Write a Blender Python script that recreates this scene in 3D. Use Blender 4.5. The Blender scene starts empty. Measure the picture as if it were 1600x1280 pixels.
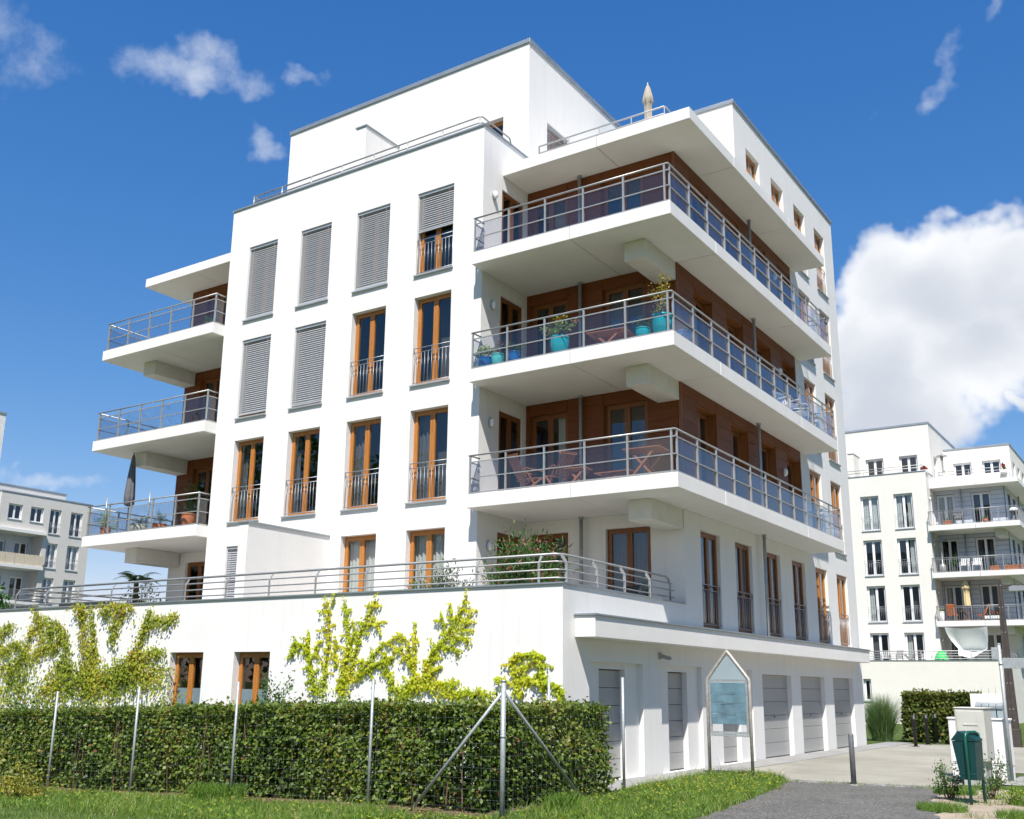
import bpy, math, random
import numpy as np
from mathutils import Vector, Matrix

random.seed(11)
RNG = np.random.default_rng(11)
SC = bpy.context.scene
COL = SC.collection
R = math.radians

# ------------------------------------------------------------------ camera
EYE = Vector((13.390, -18.843, 1.663))
YAW, PITCH, ROLL = -0.5985, 0.2433, 0.0150
_cy, _sy, _cp, _sp = math.cos(YAW), math.sin(YAW), math.cos(PITCH), math.sin(PITCH)
_fw = Vector((_sy * _cp, _cy * _cp, _sp))
_rt = Vector((_cy, -_sy, 0))
_up = _rt.cross(_fw)
_r = _rt * math.cos(ROLL) + _up * math.sin(ROLL)
_u = _up * math.cos(ROLL) - _rt * math.sin(ROLL)
cam = bpy.data.cameras.new('camera')
cam.sensor_width = 36.0
cam.lens = 1600.97 / 1600 * 36.0
cam.shift_x = (800 - 777.88) / 1600
cam.shift_y = (673.16 - 640) / 1600
cam.clip_start = 0.1
cam.clip_end = 5000
camo = bpy.data.objects.new('camera', cam)
COL.objects.link(camo)
m = Matrix((_r, _u, -_fw)).transposed().to_4x4()
m.translation = EYE
camo.matrix_world = m
SC.camera = camo

# ------------------------------------------------------------------ sun + sky + exposure
SUN_DIR = Vector((1.0, -1.81, 3.06)).normalized()          # towards the sun
SUN_EL = math.asin(SUN_DIR.z)
SUN_AZ = math.atan2(SUN_DIR.x, SUN_DIR.y)                  # from +Y towards +X
sun = bpy.data.lights.new('sun', 'SUN')
sun.energy = 5.0
sun.angle = R(0.53)
sun.color = (1.0, 0.95, 0.875)
suno = bpy.data.objects.new('sun', sun)
COL.objects.link(suno)
suno.rotation_euler = (-SUN_DIR).to_track_quat('-Z', 'Y').to_euler()

SC.render.engine = 'CYCLES'
SC.view_settings.view_transform = 'Standard'
SC.view_settings.look = 'None'
SC.view_settings.gamma = 1.0
SC.view_settings.exposure = 0.60
SC.view_settings.use_curve_mapping = False
SC.cycles.use_denoising = True
SC.cycles.max_bounces = 6
SC.cycles.diffuse_bounces = 3
SC.cycles.glossy_bounces = 3
SC.cycles.transmission_bounces = 4
SC.cycles.transparent_max_bounces = 16
SC.cycles.use_adaptive_sampling = True
SC.cycles.adaptive_threshold = 0.02
SC.cycles.adaptive_min_samples = 10
SC.cycles.sample_clamp_indirect = 6.0

world = bpy.data.worlds.new('World')
SC.world = world
world.use_nodes = True
world.cycles.sampling_method = 'NONE'


def build_world():
    nt = world.node_tree
    nt.nodes.clear()
    N = nt.nodes.new
    L = nt.links.new

    def math_(op, a, b=None, clamp=False):
        n = N('ShaderNodeMath')
        n.operation = op
        n.use_clamp = clamp
        for i, v in enumerate((a, b)):
            if v is None:
                continue
            if isinstance(v, (int, float)):
                n.inputs[i].default_value = v
            else:
                L(v, n.inputs[i])
        return n.outputs[0]

    def vmath(op, a, b=None):
        n = N('ShaderNodeVectorMath')
        n.operation = op
        for i, v in enumerate((a, b)):
            if v is None:
                continue
            if isinstance(v, (tuple, list, Vector)):
                n.inputs[i].default_value = tuple(v)
            else:
                L(v, n.inputs[i])
        return n.outputs['Value'] if op in ('DOT_PRODUCT', 'LENGTH', 'DISTANCE') else n.outputs[0]

    sky = N('ShaderNodeTexSky')
    sky.sky_type = 'NISHITA'
    sky.sun_disc = False
    sky.sun_elevation = SUN_EL
    sky.sun_rotation = SUN_AZ
    sky.altitude = 40
    sky.air_density = 1.0
    sky.dust_density = 0.15
    sky.ozone_density = 2.6
    hs = N('ShaderNodeHueSaturation')
    hs.inputs['Saturation'].default_value = SKY_SAT
    hs.inputs['Hue'].default_value = SKY_HUE
    L(sky.outputs[0], hs.inputs['Color'])
    tc = N('ShaderNodeTexCoord')
    dirv = vmath('NORMALIZE', tc.outputs['Generated'])

    def noise(scale, detail, rough, off=(0, 0, 0), src=dirv, dist=0.0):
        mp = vmath('ADD', src, off)
        n = N('ShaderNodeTexNoise')
        n.inputs['Scale'].default_value = scale
        n.inputs['Detail'].default_value = detail
        n.inputs['Roughness'].default_value = rough
        n.inputs['Distortion'].default_value = dist
        L(mp, n.inputs['Vector'])
        return n.outputs['Fac']

    # bend the directions a little so that no cloud keeps a smooth outline
    wn = N('ShaderNodeTexNoise')
    wn.inputs['Scale'].default_value = 11.0
    wn.inputs['Detail'].default_value = 4.0
    wn.inputs['Roughness'].default_value = 0.62
    L(dirv, wn.inputs['Vector'])
    wob = N('ShaderNodeVectorMath')
    wob.operation = 'MULTIPLY_ADD'
    L(wn.outputs['Color'], wob.inputs[0])
    wob.inputs[1].default_value = (0.11, 0.11, 0.11)
    wob.inputs[2].default_value = (-0.055, -0.055, -0.055)
    bent = vmath('ADD', dirv, wob.outputs[0])

    def field(lobes, src):
        tot = None
        for (c, rad_u, rad_v, tilt, amp) in lobes:
            c = Vector(c).normalized()
            e = Vector((0, 0, 1)).cross(c).normalized()        # to the left as seen from the ground
            e = -e
            v = e.cross(c).normalized()
            v = v if v.z > 0 else -v
            eu = e * math.cos(tilt) + v * math.sin(tilt)
            ev = v * math.cos(tilt) - e * math.sin(tilt)
            d = vmath('SUBTRACT', src, c)
            a = math_('DIVIDE', vmath('DOT_PRODUCT', d, eu), rad_u)
            b = math_('DIVIDE', vmath('DOT_PRODUCT', d, ev), rad_v)
            r2 = math_('ADD', math_('MULTIPLY', a, a), math_('MULTIPLY', b, b))
            w = math_('MULTIPLY', math_('SUBTRACT', 1.0, r2, True), amp)
            tot = w if tot is None else math_('MAXIMUM', tot, w)
        return tot

    # thin wisps
    n1 = noise(10.0, 7.0, 0.64)
    wf = field(WISPS, bent)
    wsum = math_('ADD', wf, math_('MULTIPLY', math_('SUBTRACT', n1, 0.5), 4.4))
    wa = N('ShaderNodeMapRange')
    wa.interpolation_type = 'SMOOTHSTEP'
    L(wsum, wa.inputs['Value'])
    wa.inputs['From Min'].default_value = 0.16
    wa.inputs['From Max'].default_value = 2.25
    wa.inputs['To Max'].default_value = 0.86
    gate = math_('MULTIPLY', math_('MULTIPLY', wf, 3.0, True), wa.outputs[0])
    # cumulus
    n2 = noise(7.0, 8.0, 0.53, (1.3, 0.2, 5.5))
    cf = field(CUMULUS, bent)
    csum = math_('ADD', cf, math_('MULTIPLY', math_('SUBTRACT', n2, 0.5), 1.15))
    ca = N('ShaderNodeMapRange')
    ca.interpolation_type = 'SMOOTHSTEP'
    L(csum, ca.inputs['Value'])
    ca.inputs['From Min'].default_value = 0.08
    ca.inputs['From Max'].default_value = 0.66
    cgate = math_('MULTIPLY', math_('MULTIPLY', cf, 6.0, True), ca.outputs[0])
    # self-shading of the cumulus: billows where the noise rises towards the sun stay white, hollows turn grey
    n3 = noise(5.0, 2.5, 0.5, (1.3, 0.2, 5.5))
    n3s = noise(5.0, 2.5, 0.5, (1.3 + SUN_DIR.x * 0.05, 0.2 + SUN_DIR.y * 0.05, 5.5 + SUN_DIR.z * 0.05))
    slope = math_('SUBTRACT', n3, n3s)
    sh = math_('ADD', math_('MULTIPLY', slope, 1.8), math_('MULTIPLY', csum, -0.36))
    shr = N('ShaderNodeMapRange')
    shr.interpolation_type = 'SMOOTHSTEP'
    L(sh, shr.inputs['Value'])
    shr.inputs['From Min'].default_value = -0.50
    shr.inputs['From Max'].default_value = 0.06
    ccol = N('ShaderNodeMix')
    ccol.data_type = 'RGBA'
    L(shr.outputs[0], ccol.inputs['Factor'])
    ccol.inputs['A'].default_value = CLOUD_DARK
    ccol.inputs['B'].default_value = CLOUD_LIT

    bg = N('ShaderNodeBackground')
    bg.inputs['Strength'].default_value = 1.0
    sc1 = N('ShaderNodeVectorMath')
    sc1.operation = 'SCALE'
    L(hs.outputs[0], sc1.inputs[0])
    sc1.inputs['Scale'].default_value = SKY_STRENGTH
    # pull the colour a little deeper, as through a polarising filter
    mul0 = vmath('MULTIPLY', sc1.outputs[0], SKY_TINT)
    sep = N('ShaderNodeSeparateXYZ')
    L(mul0, sep.inputs[0])
    cmb = N('ShaderNodeCombineXYZ')
    for i, (a_, g_) in enumerate(SKY_GRADE):
        L(math_('MULTIPLY', math_('POWER', sep.outputs[i], g_), a_), cmb.inputs[i])
    mul = cmb.outputs[0]
    mx = N('ShaderNodeMix')
    mx.data_type = 'RGBA'
    L(gate, mx.inputs['Factor'])
    L(mul, mx.inputs['A'])
    mx.inputs['B'].default_value = WISP_COL
    mx2 = N('ShaderNodeMix')
    mx2.data_type = 'RGBA'
    L(cgate, mx2.inputs['Factor'])
    L(mx.outputs['Result'], mx2.inputs['A'])
    L(ccol.outputs['Result'], mx2.inputs['B'])
    L(mx2.outputs['Result'], bg.inputs['Color'])
    out = N('ShaderNodeOutputWorld')
    L(bg.outputs[0], out.inputs[0])


SKY_SAT, SKY_HUE, SKY_STRENGTH = 1.30, 0.5, 0.081
SKY_TINT = (1.12, 1.16, 1.28)
SKY_GRADE = ((1.08, 1.0), (0.735, 0.815), (0.70, 0.602))
CLOUD_DARK = (0.43, 0.46, 0.515, 1)
CLOUD_LIT = (0.67, 0.68, 0.70, 1)
WISP_COL = (0.52, 0.56, 0.63, 1)
WISPS = [
    ((-0.7609, 0.3867, 0.521), 0.0585, 0.0505, 0.0, 1.0),
    ((-0.6957, 0.4977, 0.5179), 0.0932, 0.0271, 0.209, 1.0),
    ((-0.6702, 0.5095, 0.5396), 0.0311, 0.0237, 1.047, 0.95),
    ((-0.6142, 0.5754, 0.5401), 0.029, 0.0145, 0.0, 0.8),
    ((-0.6624, 0.5822, 0.4714), 0.0247, 0.0212, 0.873, 0.85),
    ((-0.1266, 0.847, 0.5163), 0.0338, 0.0142, 1.047, 0.9),
    ((-0.1979, 0.8546, 0.48), 0.0312, 0.0085, 0.785, 0.85),
    ((-0.0731, 0.8371, 0.5421), 0.0263, 0.0105, 0.611, 0.75),
    ((-0.8008, 0.5484, 0.2408), 0.0321, 0.0117, 0.0, 0.8),
    ((-0.8368, 0.5197, 0.1721), 0.0572, 0.0149, 0.0, 1.0),
    ((0.9382, 0.0825, 0.3361), 0.082, 0.025, 0.05, 0.9),
    ((0.3216, -0.452, 0.832), 0.114, 0.043, 0.18, 0.9),
    ((-0.2027, -0.8639, 0.461), 0.064, 0.023, 0.17, 0.9),
    ((0.8204, 0.3045, 0.4839), 0.1, 0.042, 0.68, 0.9)]
CUMULUS = [
    ((-0.1647, 0.9244, 0.344), 0.0856, 0.0771, 0.0, 1.0),
    ((-0.1083, 0.9318, 0.3465), 0.0611, 0.0667, 0.0, 1.0),
    ((-0.217, 0.9306, 0.2947), 0.0643, 0.0701, 0.0, 1.0),
    ((-0.2073, 0.9462, 0.2485), 0.0873, 0.0495, 0.0, 1.0),
    ((-0.1404, 0.9494, 0.2809), 0.0792, 0.0622, 0.0, 1.0),
    ((-0.0673, 0.9488, 0.3086), 0.0762, 0.0708, 0.0, 1.0),
    ((-0.1052, 0.964, 0.2441), 0.0189, 0.0133, 0.0, 0.7),
    ((0.4938, 0.8147, 0.3039), 0.167, 0.085, 0.0, 1.0),
    ((0.8658, 0.4222, 0.2685), 0.109, 0.107, 0.0, 1.0),
    ((-0.2875, -0.9318, 0.2216), 0.191, 0.089, 0.0, 1.0)]

build_world()

# ------------------------------------------------------------------ materials
MATS = {}


def nodes_of(name):
    mt = bpy.data.materials.new(name)
    mt.use_nodes = True
    nt = mt.node_tree
    nt.nodes.clear()
    out = nt.nodes.new('ShaderNodeOutputMaterial')
    MATS[name] = mt
    return mt, nt, out


def mat(name, col, rough=0.6, metal=0.0, var=0.06, vscale=3.0, bump=0.0, bscale=60.0, spec=0.5, streak=0.0, coat=0.0, grain=None):
    """Principled surface with a procedural tone variation, optional fine bump, rain streaks and wood grain."""
    mt, nt, out = nodes_of(name)
    N, L = nt.nodes.new, nt.links.new
    p = N('ShaderNodeBsdfPrincipled')
    L(p.outputs[0], out.inputs[0])
    p.inputs['Roughness'].default_value = rough
    p.inputs['Metallic'].default_value = metal
    p.inputs['Specular IOR Level'].default_value = spec
    p.inputs['Coat Weight'].default_value = coat
    tc = N('ShaderNodeTexCoord')
    geo = N('ShaderNodeNewGeometry')
    n = N('ShaderNodeTexNoise')
    n.inputs['Scale'].default_value = vscale
    n.inputs['Detail'].default_value = 7
    n.inputs['Roughness'].default_value = 0.6
    mp = N('ShaderNodeMapping')
    L(geo.outputs['Position'], mp.inputs['Vector'])
    if grain:
        mp.inputs['Scale'].default_value = grain
    L(mp.outputs[0], n.inputs['Vector'])
    a = [max(0, c * (1 - var)) for c in col]
    b = [min(1, c * (1 + var)) for c in col]
    mr = N('ShaderNodeMapRange')
    L(n.outputs['Fac'], mr.inputs['Value'])
    mr.inputs['From Min'].default_value = 0.3
    mr.inputs['From Max'].default_value = 0.7
    mx = N('ShaderNodeMix')
    mx.data_type = 'RGBA'
    L(mr.outputs[0], mx.inputs['Factor'])
    mx.inputs['A'].default_value = (*a, 1)
    mx.inputs['B'].default_value = (*b, 1)
    colo = mx.outputs['Result']
    if streak > 0:
        m2 = N('ShaderNodeMapping')
        m2.inputs['Scale'].default_value = (5.0, 5.0, 0.35)
        L(geo.outputs['Position'], m2.inputs['Vector'])
        n2 = N('ShaderNodeTexNoise')
        n2.inputs['Scale'].default_value = 1.0
        n2.inputs['Detail'].default_value = 6
        n2.inputs['Roughness'].default_value = 0.65
        L(m2.outputs[0], n2.inputs['Vector'])
        r2 = N('ShaderNodeMapRange')
        L(n2.outputs['Fac'], r2.inputs['Value'])
        r2.inputs['From Min'].default_value = 0.5
        r2.inputs['From Max'].default_value = 0.8
        r2.inputs['To Max'].default_value = streak
        m3 = N('ShaderNodeMix')
        m3.data_type = 'RGBA'
        L(r2.outputs[0], m3.inputs['Factor'])
        L(colo, m3.inputs['A'])
        m3.inputs['B'].default_value = (col[0] * 0.55, col[1] * 0.54, col[2] * 0.5, 1)
        colo = m3.outputs['Result']
    L(colo, p.inputs['Base Color'])
    if bump > 0:
        nb = N('ShaderNodeTexNoise')
        nb.inputs['Scale'].default_value = bscale
        nb.inputs['Detail'].default_value = 4
        L(mp.outputs[0], nb.inputs['Vector'])
        bp = N('ShaderNodeBump')
        bp.inputs['Strength'].default_value = bump
        bp.inputs['Distance'].default_value = 0.01
        L(nb.outputs['Fac'], bp.inputs['Height'])
        L(bp.outputs[0], p.inputs['Normal'])
    return mt


def leaf_mat(name, stops, trans=0.35, rough=0.5):
    """Leaf surface: colour by the per-leaf 'tint' attribute, some light passes through."""
    mt, nt, out = nodes_of(name)
    N, L = nt.nodes.new, nt.links.new
    at = N('ShaderNodeAttribute')
    at.attribute_name = 'tint'
    cr = N('ShaderNodeValToRGB')
    els = cr.color_ramp.elements
    while len(els) < len(stops):
        els.new(0.5)
    for e, (pos, c) in zip(els, stops):
        e.position = pos
        e.color = (*c, 1)
    L(at.outputs['Fac'], cr.inputs[0])
    p = N('ShaderNodeBsdfPrincipled')
    p.inputs['Roughness'].default_value = rough
    p.inputs['Specular IOR Level'].default_value = 0.4
    L(cr.outputs[0], p.inputs['Base Color'])
    t = N('ShaderNodeBsdfTranslucent')
    g = N('ShaderNodeMix')
    g.data_type = 'RGBA'
    g.blend_type = 'MULTIPLY'
    g.inputs['Factor'].default_value = 1
    L(cr.outputs[0], g.inputs['A'])
    g.inputs['B'].default_value = (1.15, 1.1, 0.55, 1)
    L(g.outputs['Result'], t.inputs['Color'])
    ms = N('ShaderNodeMixShader')
    ms.inputs[0].default_value = trans
    L(p.outputs[0], ms.inputs[1])
    L(t.outputs[0], ms.inputs[2])
    L(ms.outputs[0], out.inputs[0])
    return mt


def glass_mat(name, tint, base_reflect=0.04, ior=1.5, haze=0.0):
    """Thin pane: sees straight through with a tint, mirrors more towards grazing angles."""
    mt, nt, out = nodes_of(name)
    N, L = nt.nodes.new, nt.links.new
    tr = N('ShaderNodeBsdfTransparent')
    tr.inputs[0].default_value = (*tint, 1)
    gl = N('ShaderNodeBsdfGlossy')
    gl.inputs['Roughness'].default_value = 0.012
    lw = N('ShaderNodeLayerWeight')
    lw.inputs['Blend'].default_value = 0.5
    pw = N('ShaderNodeMath')
    pw.operation = 'POWER'
    L(lw.outputs['Facing'], pw.inputs[0])
    pw.inputs[1].default_value = 4.0
    fr = N('ShaderNodeMath')
    fr.operation = 'MULTIPLY_ADD'
    L(pw.outputs[0], fr.inputs[0])
    fr.inputs[1].default_value = 0.92
    fr.inputs[2].default_value = 0.04
    nz = N('ShaderNodeTexNoise')
    nz.inputs['Scale'].default_value = 0.8
    geo = N('ShaderNodeNewGeometry')
    L(geo.outputs['Position'], nz.inputs['Vector'])
    bp = N('ShaderNodeBump')
    bp.inputs['Strength'].default_value = 0.05
    bp.inputs['Distance'].default_value = 0.05
    L(nz.outputs['Fac'], bp.inputs['Height'])
    L(bp.outputs[0], gl.inputs['Normal'])
    ad = N('ShaderNodeMath')
    ad.operation = 'MULTIPLY_ADD'
    L(fr.outputs[0], ad.inputs[0])
    ad.inputs[1].default_value = 1.35
    ad.inputs[2].default_value = base_reflect
    ad.use_clamp = True
    ms = N('ShaderNodeMixShader')
    L(ad.outputs[0], ms.inputs[0])
    L(tr.outputs[0], ms.inputs[1])
    L(gl.outputs[0], ms.inputs[2])
    last = ms.outputs[0]
    if haze > 0:
        df = N('ShaderNodeBsdfDiffuse')
        df.inputs[0].default_value = (0.5, 0.5, 0.52, 1)
        m2 = N('ShaderNodeMixShader')
        m2.inputs[0].default_value = haze
        L(last, m2.inputs[1])
        L(df.outputs[0], m2.inputs[2])
        last = m2.outputs[0]
    L(last, out.inputs[0])
    return mt


mat('plaster', (0.735, 0.725, 0.705), 0.85, var=0.025, vscale=0.7, bump=0.16, bscale=90, spec=0.15, streak=0.16)
mat('plaster_cream', (0.72, 0.70, 0.65), 0.85, var=0.025, vscale=0.7, bump=0.1, bscale=80, spec=0.15, streak=0.08)
mat('plaster_grey', (0.62, 0.59, 0.55), 0.85, var=0.03, vscale=0.5, bump=0.1, bscale=80, spec=0.2, streak=0.08)
mat('slab_paint', (0.73, 0.715, 0.69), 0.75, var=0.035, vscale=1.2, bump=0.05, bscale=50, spec=0.2, streak=0.08)
mat('beam_concrete', (0.66, 0.645, 0.60), 0.8, var=0.06, vscale=2.5, bump=0.08, bscale=50)
mat('wood_cladding', (0.155, 0.045, 0.011), 0.55, spec=0.3, var=0.18, vscale=1.6, bump=0.03, bscale=30, grain=(0.6, 0.6, 14))
mat('wood_edge', (0.20, 0.07, 0.022), 0.45, var=0.2, vscale=3, grain=(6, 6, 0.7))
mat('white_boards', (0.50, 0.545, 0.61), 0.5, var=0.05, vscale=2)
mat('board_joint', (0.16, 0.17, 0.19), 0.7, var=0.1)
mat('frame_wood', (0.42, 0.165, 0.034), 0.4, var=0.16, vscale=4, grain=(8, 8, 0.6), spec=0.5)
mat('frame_wood_shade_brown', (0.20, 0.072, 0.018), 0.4, var=0.18, vscale=4, grain=(8, 8, 0.6))  # brown lining wood; on long-side window frames its darkness is painted-in shade
mat('frame_white', (0.80, 0.80, 0.81), 0.4, var=0.02)
mat('zinc', (0.33, 0.37, 0.40), 0.45, 0.55, var=0.12, vscale=1.5)
mat('sill_metal', (0.42, 0.44, 0.45), 0.45, 0.4, var=0.1, vscale=4)
mat('steel_rail', (0.36, 0.365, 0.36), 0.38, 0.4, var=0.1, vscale=6)
mat('steel_grey', (0.36, 0.38, 0.40), 0.42, 0.5, var=0.12, vscale=5)
mat('galvanised', (0.36, 0.39, 0.40), 0.55, 0.4, var=0.2, vscale=30)
mat('blind_slat', (0.50, 0.505, 0.51), 0.4, 0.35, var=0.05, vscale=8)
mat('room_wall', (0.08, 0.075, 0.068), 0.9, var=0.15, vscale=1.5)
mat('curtain', (0.62, 0.62, 0.58), 0.9, var=0.12, vscale=9, grain=(8, 8, 0.4))
mat('curtain_grey', (0.11, 0.11, 0.115), 0.9, var=0.15, vscale=9, grain=(8, 8, 0.4))
mat('garage_panel', (0.345, 0.345, 0.34), 0.45, 0.1, var=0.03, vscale=2, bump=0.02, bscale=120)
mat('terrace_floor', (0.42, 0.40, 0.37), 0.8, var=0.1, vscale=2, bump=0.05)
mat('lamp_glass', (0.8, 0.8, 0.78), 0.25, var=0.02)
mat('dark_plastic', (0.035, 0.037, 0.04), 0.5, var=0.15, vscale=8)
mat('black_metal', (0.045, 0.043, 0.045), 0.5, 0.3, var=0.2, vscale=8)
mat('post_brown', (0.065, 0.055, 0.05), 0.55, 0.2, var=0.2, vscale=5)
mat('bollard_paint', (0.16, 0.165, 0.17), 0.5, 0.25, var=0.15, vscale=12)
mat('bin_green', (0.004, 0.044, 0.043), 0.42, 0.1, var=0.12, vscale=7)
mat('post_green', (0.008, 0.09, 0.065), 0.35, 0.1, var=0.12, vscale=7)
mat('cabinet_grey', (0.50, 0.50, 0.455), 0.55, var=0.06, vscale=4, streak=0.15)
mat('cabinet_white', (0.78, 0.78, 0.77), 0.5, var=0.03, vscale=4, streak=0.08)
mat('concrete_base', (0.42, 0.42, 0.40), 0.85, var=0.12, vscale=6, bump=0.15)
mat('sign_plate', (0.30, 0.37, 0.40), 0.5, 0.1, var=0.08, vscale=3, streak=0.1)
mat('sign_blue', (0.115, 0.205, 0.255), 0.55, 0.05, var=0.3, vscale=6, streak=0.35)
mat('rusty_tube', (0.43, 0.40, 0.365), 0.55, 0.25, var=0.25, vscale=14)
mat('teak', (0.26, 0.105, 0.05), 0.5, var=0.2, vscale=5, grain=(3, 3, 3))
mat('terracotta', (0.46, 0.16, 0.07), 0.75, var=0.14, vscale=9)
mat('glaze_turquoise', (0.015, 0.40, 0.45), 0.14, var=0.15, vscale=6, coat=0.5)
mat('glaze_teal', (0.10, 0.55, 0.52), 0.2, var=0.15, vscale=6, coat=0.4)
mat('glaze_blue', (0.012, 0.13, 0.38), 0.14, var=0.18, vscale=6, coat=0.5)
mat('glaze_pale', (0.52, 0.55, 0.48), 0.4, var=0.1, vscale=6)
mat('soil', (0.06, 0.045, 0.032), 0.95, var=0.3, vscale=30)
mat('canvas_beige', (0.40, 0.35, 0.285), 0.9, var=0.1, vscale=8)
mat('canvas_grey', (0.12, 0.125, 0.14), 0.8, var=0.12, vscale=8)
mat('canvas_yellow', (0.66, 0.53, 0.28), 0.9, var=0.1, vscale=8)
mat('orange_fabric', (0.72, 0.20, 0.07), 0.85, var=0.08, vscale=8)
mat('green_fabric', (0.03, 0.48, 0.10), 0.6, var=0.08, vscale=3)
mat('sail_cloth', (0.66, 0.68, 0.655), 0.85, var=0.03, vscale=3)
mat('beige_screen', (0.58, 0.50, 0.38), 0.9, var=0.06, vscale=4)
mat('white_plastic', (0.80, 0.80, 0.80), 0.35, var=0.02)
mat('bark', (0.11, 0.08, 0.055), 0.9, var=0.3, vscale=14, bump=0.4, bscale=30)
mat('twig', (0.13, 0.075, 0.045), 0.85, var=0.25, vscale=20)
mat('red_towel', (0.55, 0.06, 0.05), 0.9, var=0.1)
glass_mat('window_glass', (0.78, 0.82, 0.83), 0.06)
glass_mat('balcony_glass', (0.84, 0.84, 0.87), 0.05, haze=0.008)
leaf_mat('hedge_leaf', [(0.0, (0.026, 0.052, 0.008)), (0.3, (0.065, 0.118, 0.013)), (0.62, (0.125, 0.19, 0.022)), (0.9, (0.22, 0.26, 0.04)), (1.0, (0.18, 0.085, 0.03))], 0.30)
leaf_mat('hedge2_leaf', [(0.0, (0.04, 0.07, 0.012)), (0.5, (0.09, 0.13, 0.022)), (1.0, (0.19, 0.18, 0.04))], 0.3)
leaf_mat('vine_leaf', [(0.0, (0.13, 0.20, 0.02)), (0.4, (0.29, 0.35, 0.035)), (0.85, (0.48, 0.47, 0.05)), (1.0, (0.40, 0.20, 0.06))], 0.4)
leaf_mat('vine_leaf_yellow', [(0.0, (0.30, 0.40, 0.02)), (0.4, (0.52, 0.60, 0.035)), (0.9, (0.68, 0.65, 0.05)), (1.0, (0.55, 0.30, 0.07))], 0.5)
leaf_mat('leaf_green', [(0.0, (0.03, 0.085, 0.018)), (0.5, (0.06, 0.15, 0.03)), (1.0, (0.12, 0.21, 0.05))], 0.3)
leaf_mat('leaf_lime', [(0.0, (0.10, 0.20, 0.02)), (0.5, (0.20, 0.32, 0.04)), (1.0, (0.36, 0.38, 0.06))], 0.4)
leaf_mat('leaf_grey', [(0.0, (0.05, 0.085, 0.05)), (1.0, (0.13, 0.18, 0.11))], 0.2)
leaf_mat('leaf_gold', [(0.0, (0.14, 0.20, 0.03)), (0.5, (0.36, 0.34, 0.05)), (1.0, (0.55, 0.42, 0.07))], 0.4)
leaf_mat('petal_pink', [(0.0, (0.36, 0.05, 0.08)), (1.0, (0.55, 0.17, 0.20))], 0.3)
leaf_mat('petal_red', [(0.0, (0.35, 0.02, 0.04)), (1.0, (0.62, 0.09, 0.12))], 0.3)
leaf_mat('petal_yellow', [(0.0, (0.62, 0.52, 0.02)), (1.0, (0.80, 0.72, 0.08))], 0.2)
leaf_mat('grass_blade', [(0.0, (0.065, 0.14, 0.018)), (0.5, (0.125, 0.235, 0.03)), (0.85, (0.20, 0.30, 0.05)), (1.0, (0.36, 0.31, 0.12))], 0.35)
leaf_mat('tall_grass', [(0.0, (0.06, 0.13, 0.04)), (0.6, (0.13, 0.23, 0.08)), (1.0, (0.34, 0.33, 0.16))], 0.3)
leaf_mat('dry_leaf', [(0.0, (0.10, 0.06, 0.03)), (0.6, (0.20, 0.11, 0.05)), (1.0, (0.30, 0.20, 0.10))], 0.1)


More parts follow.
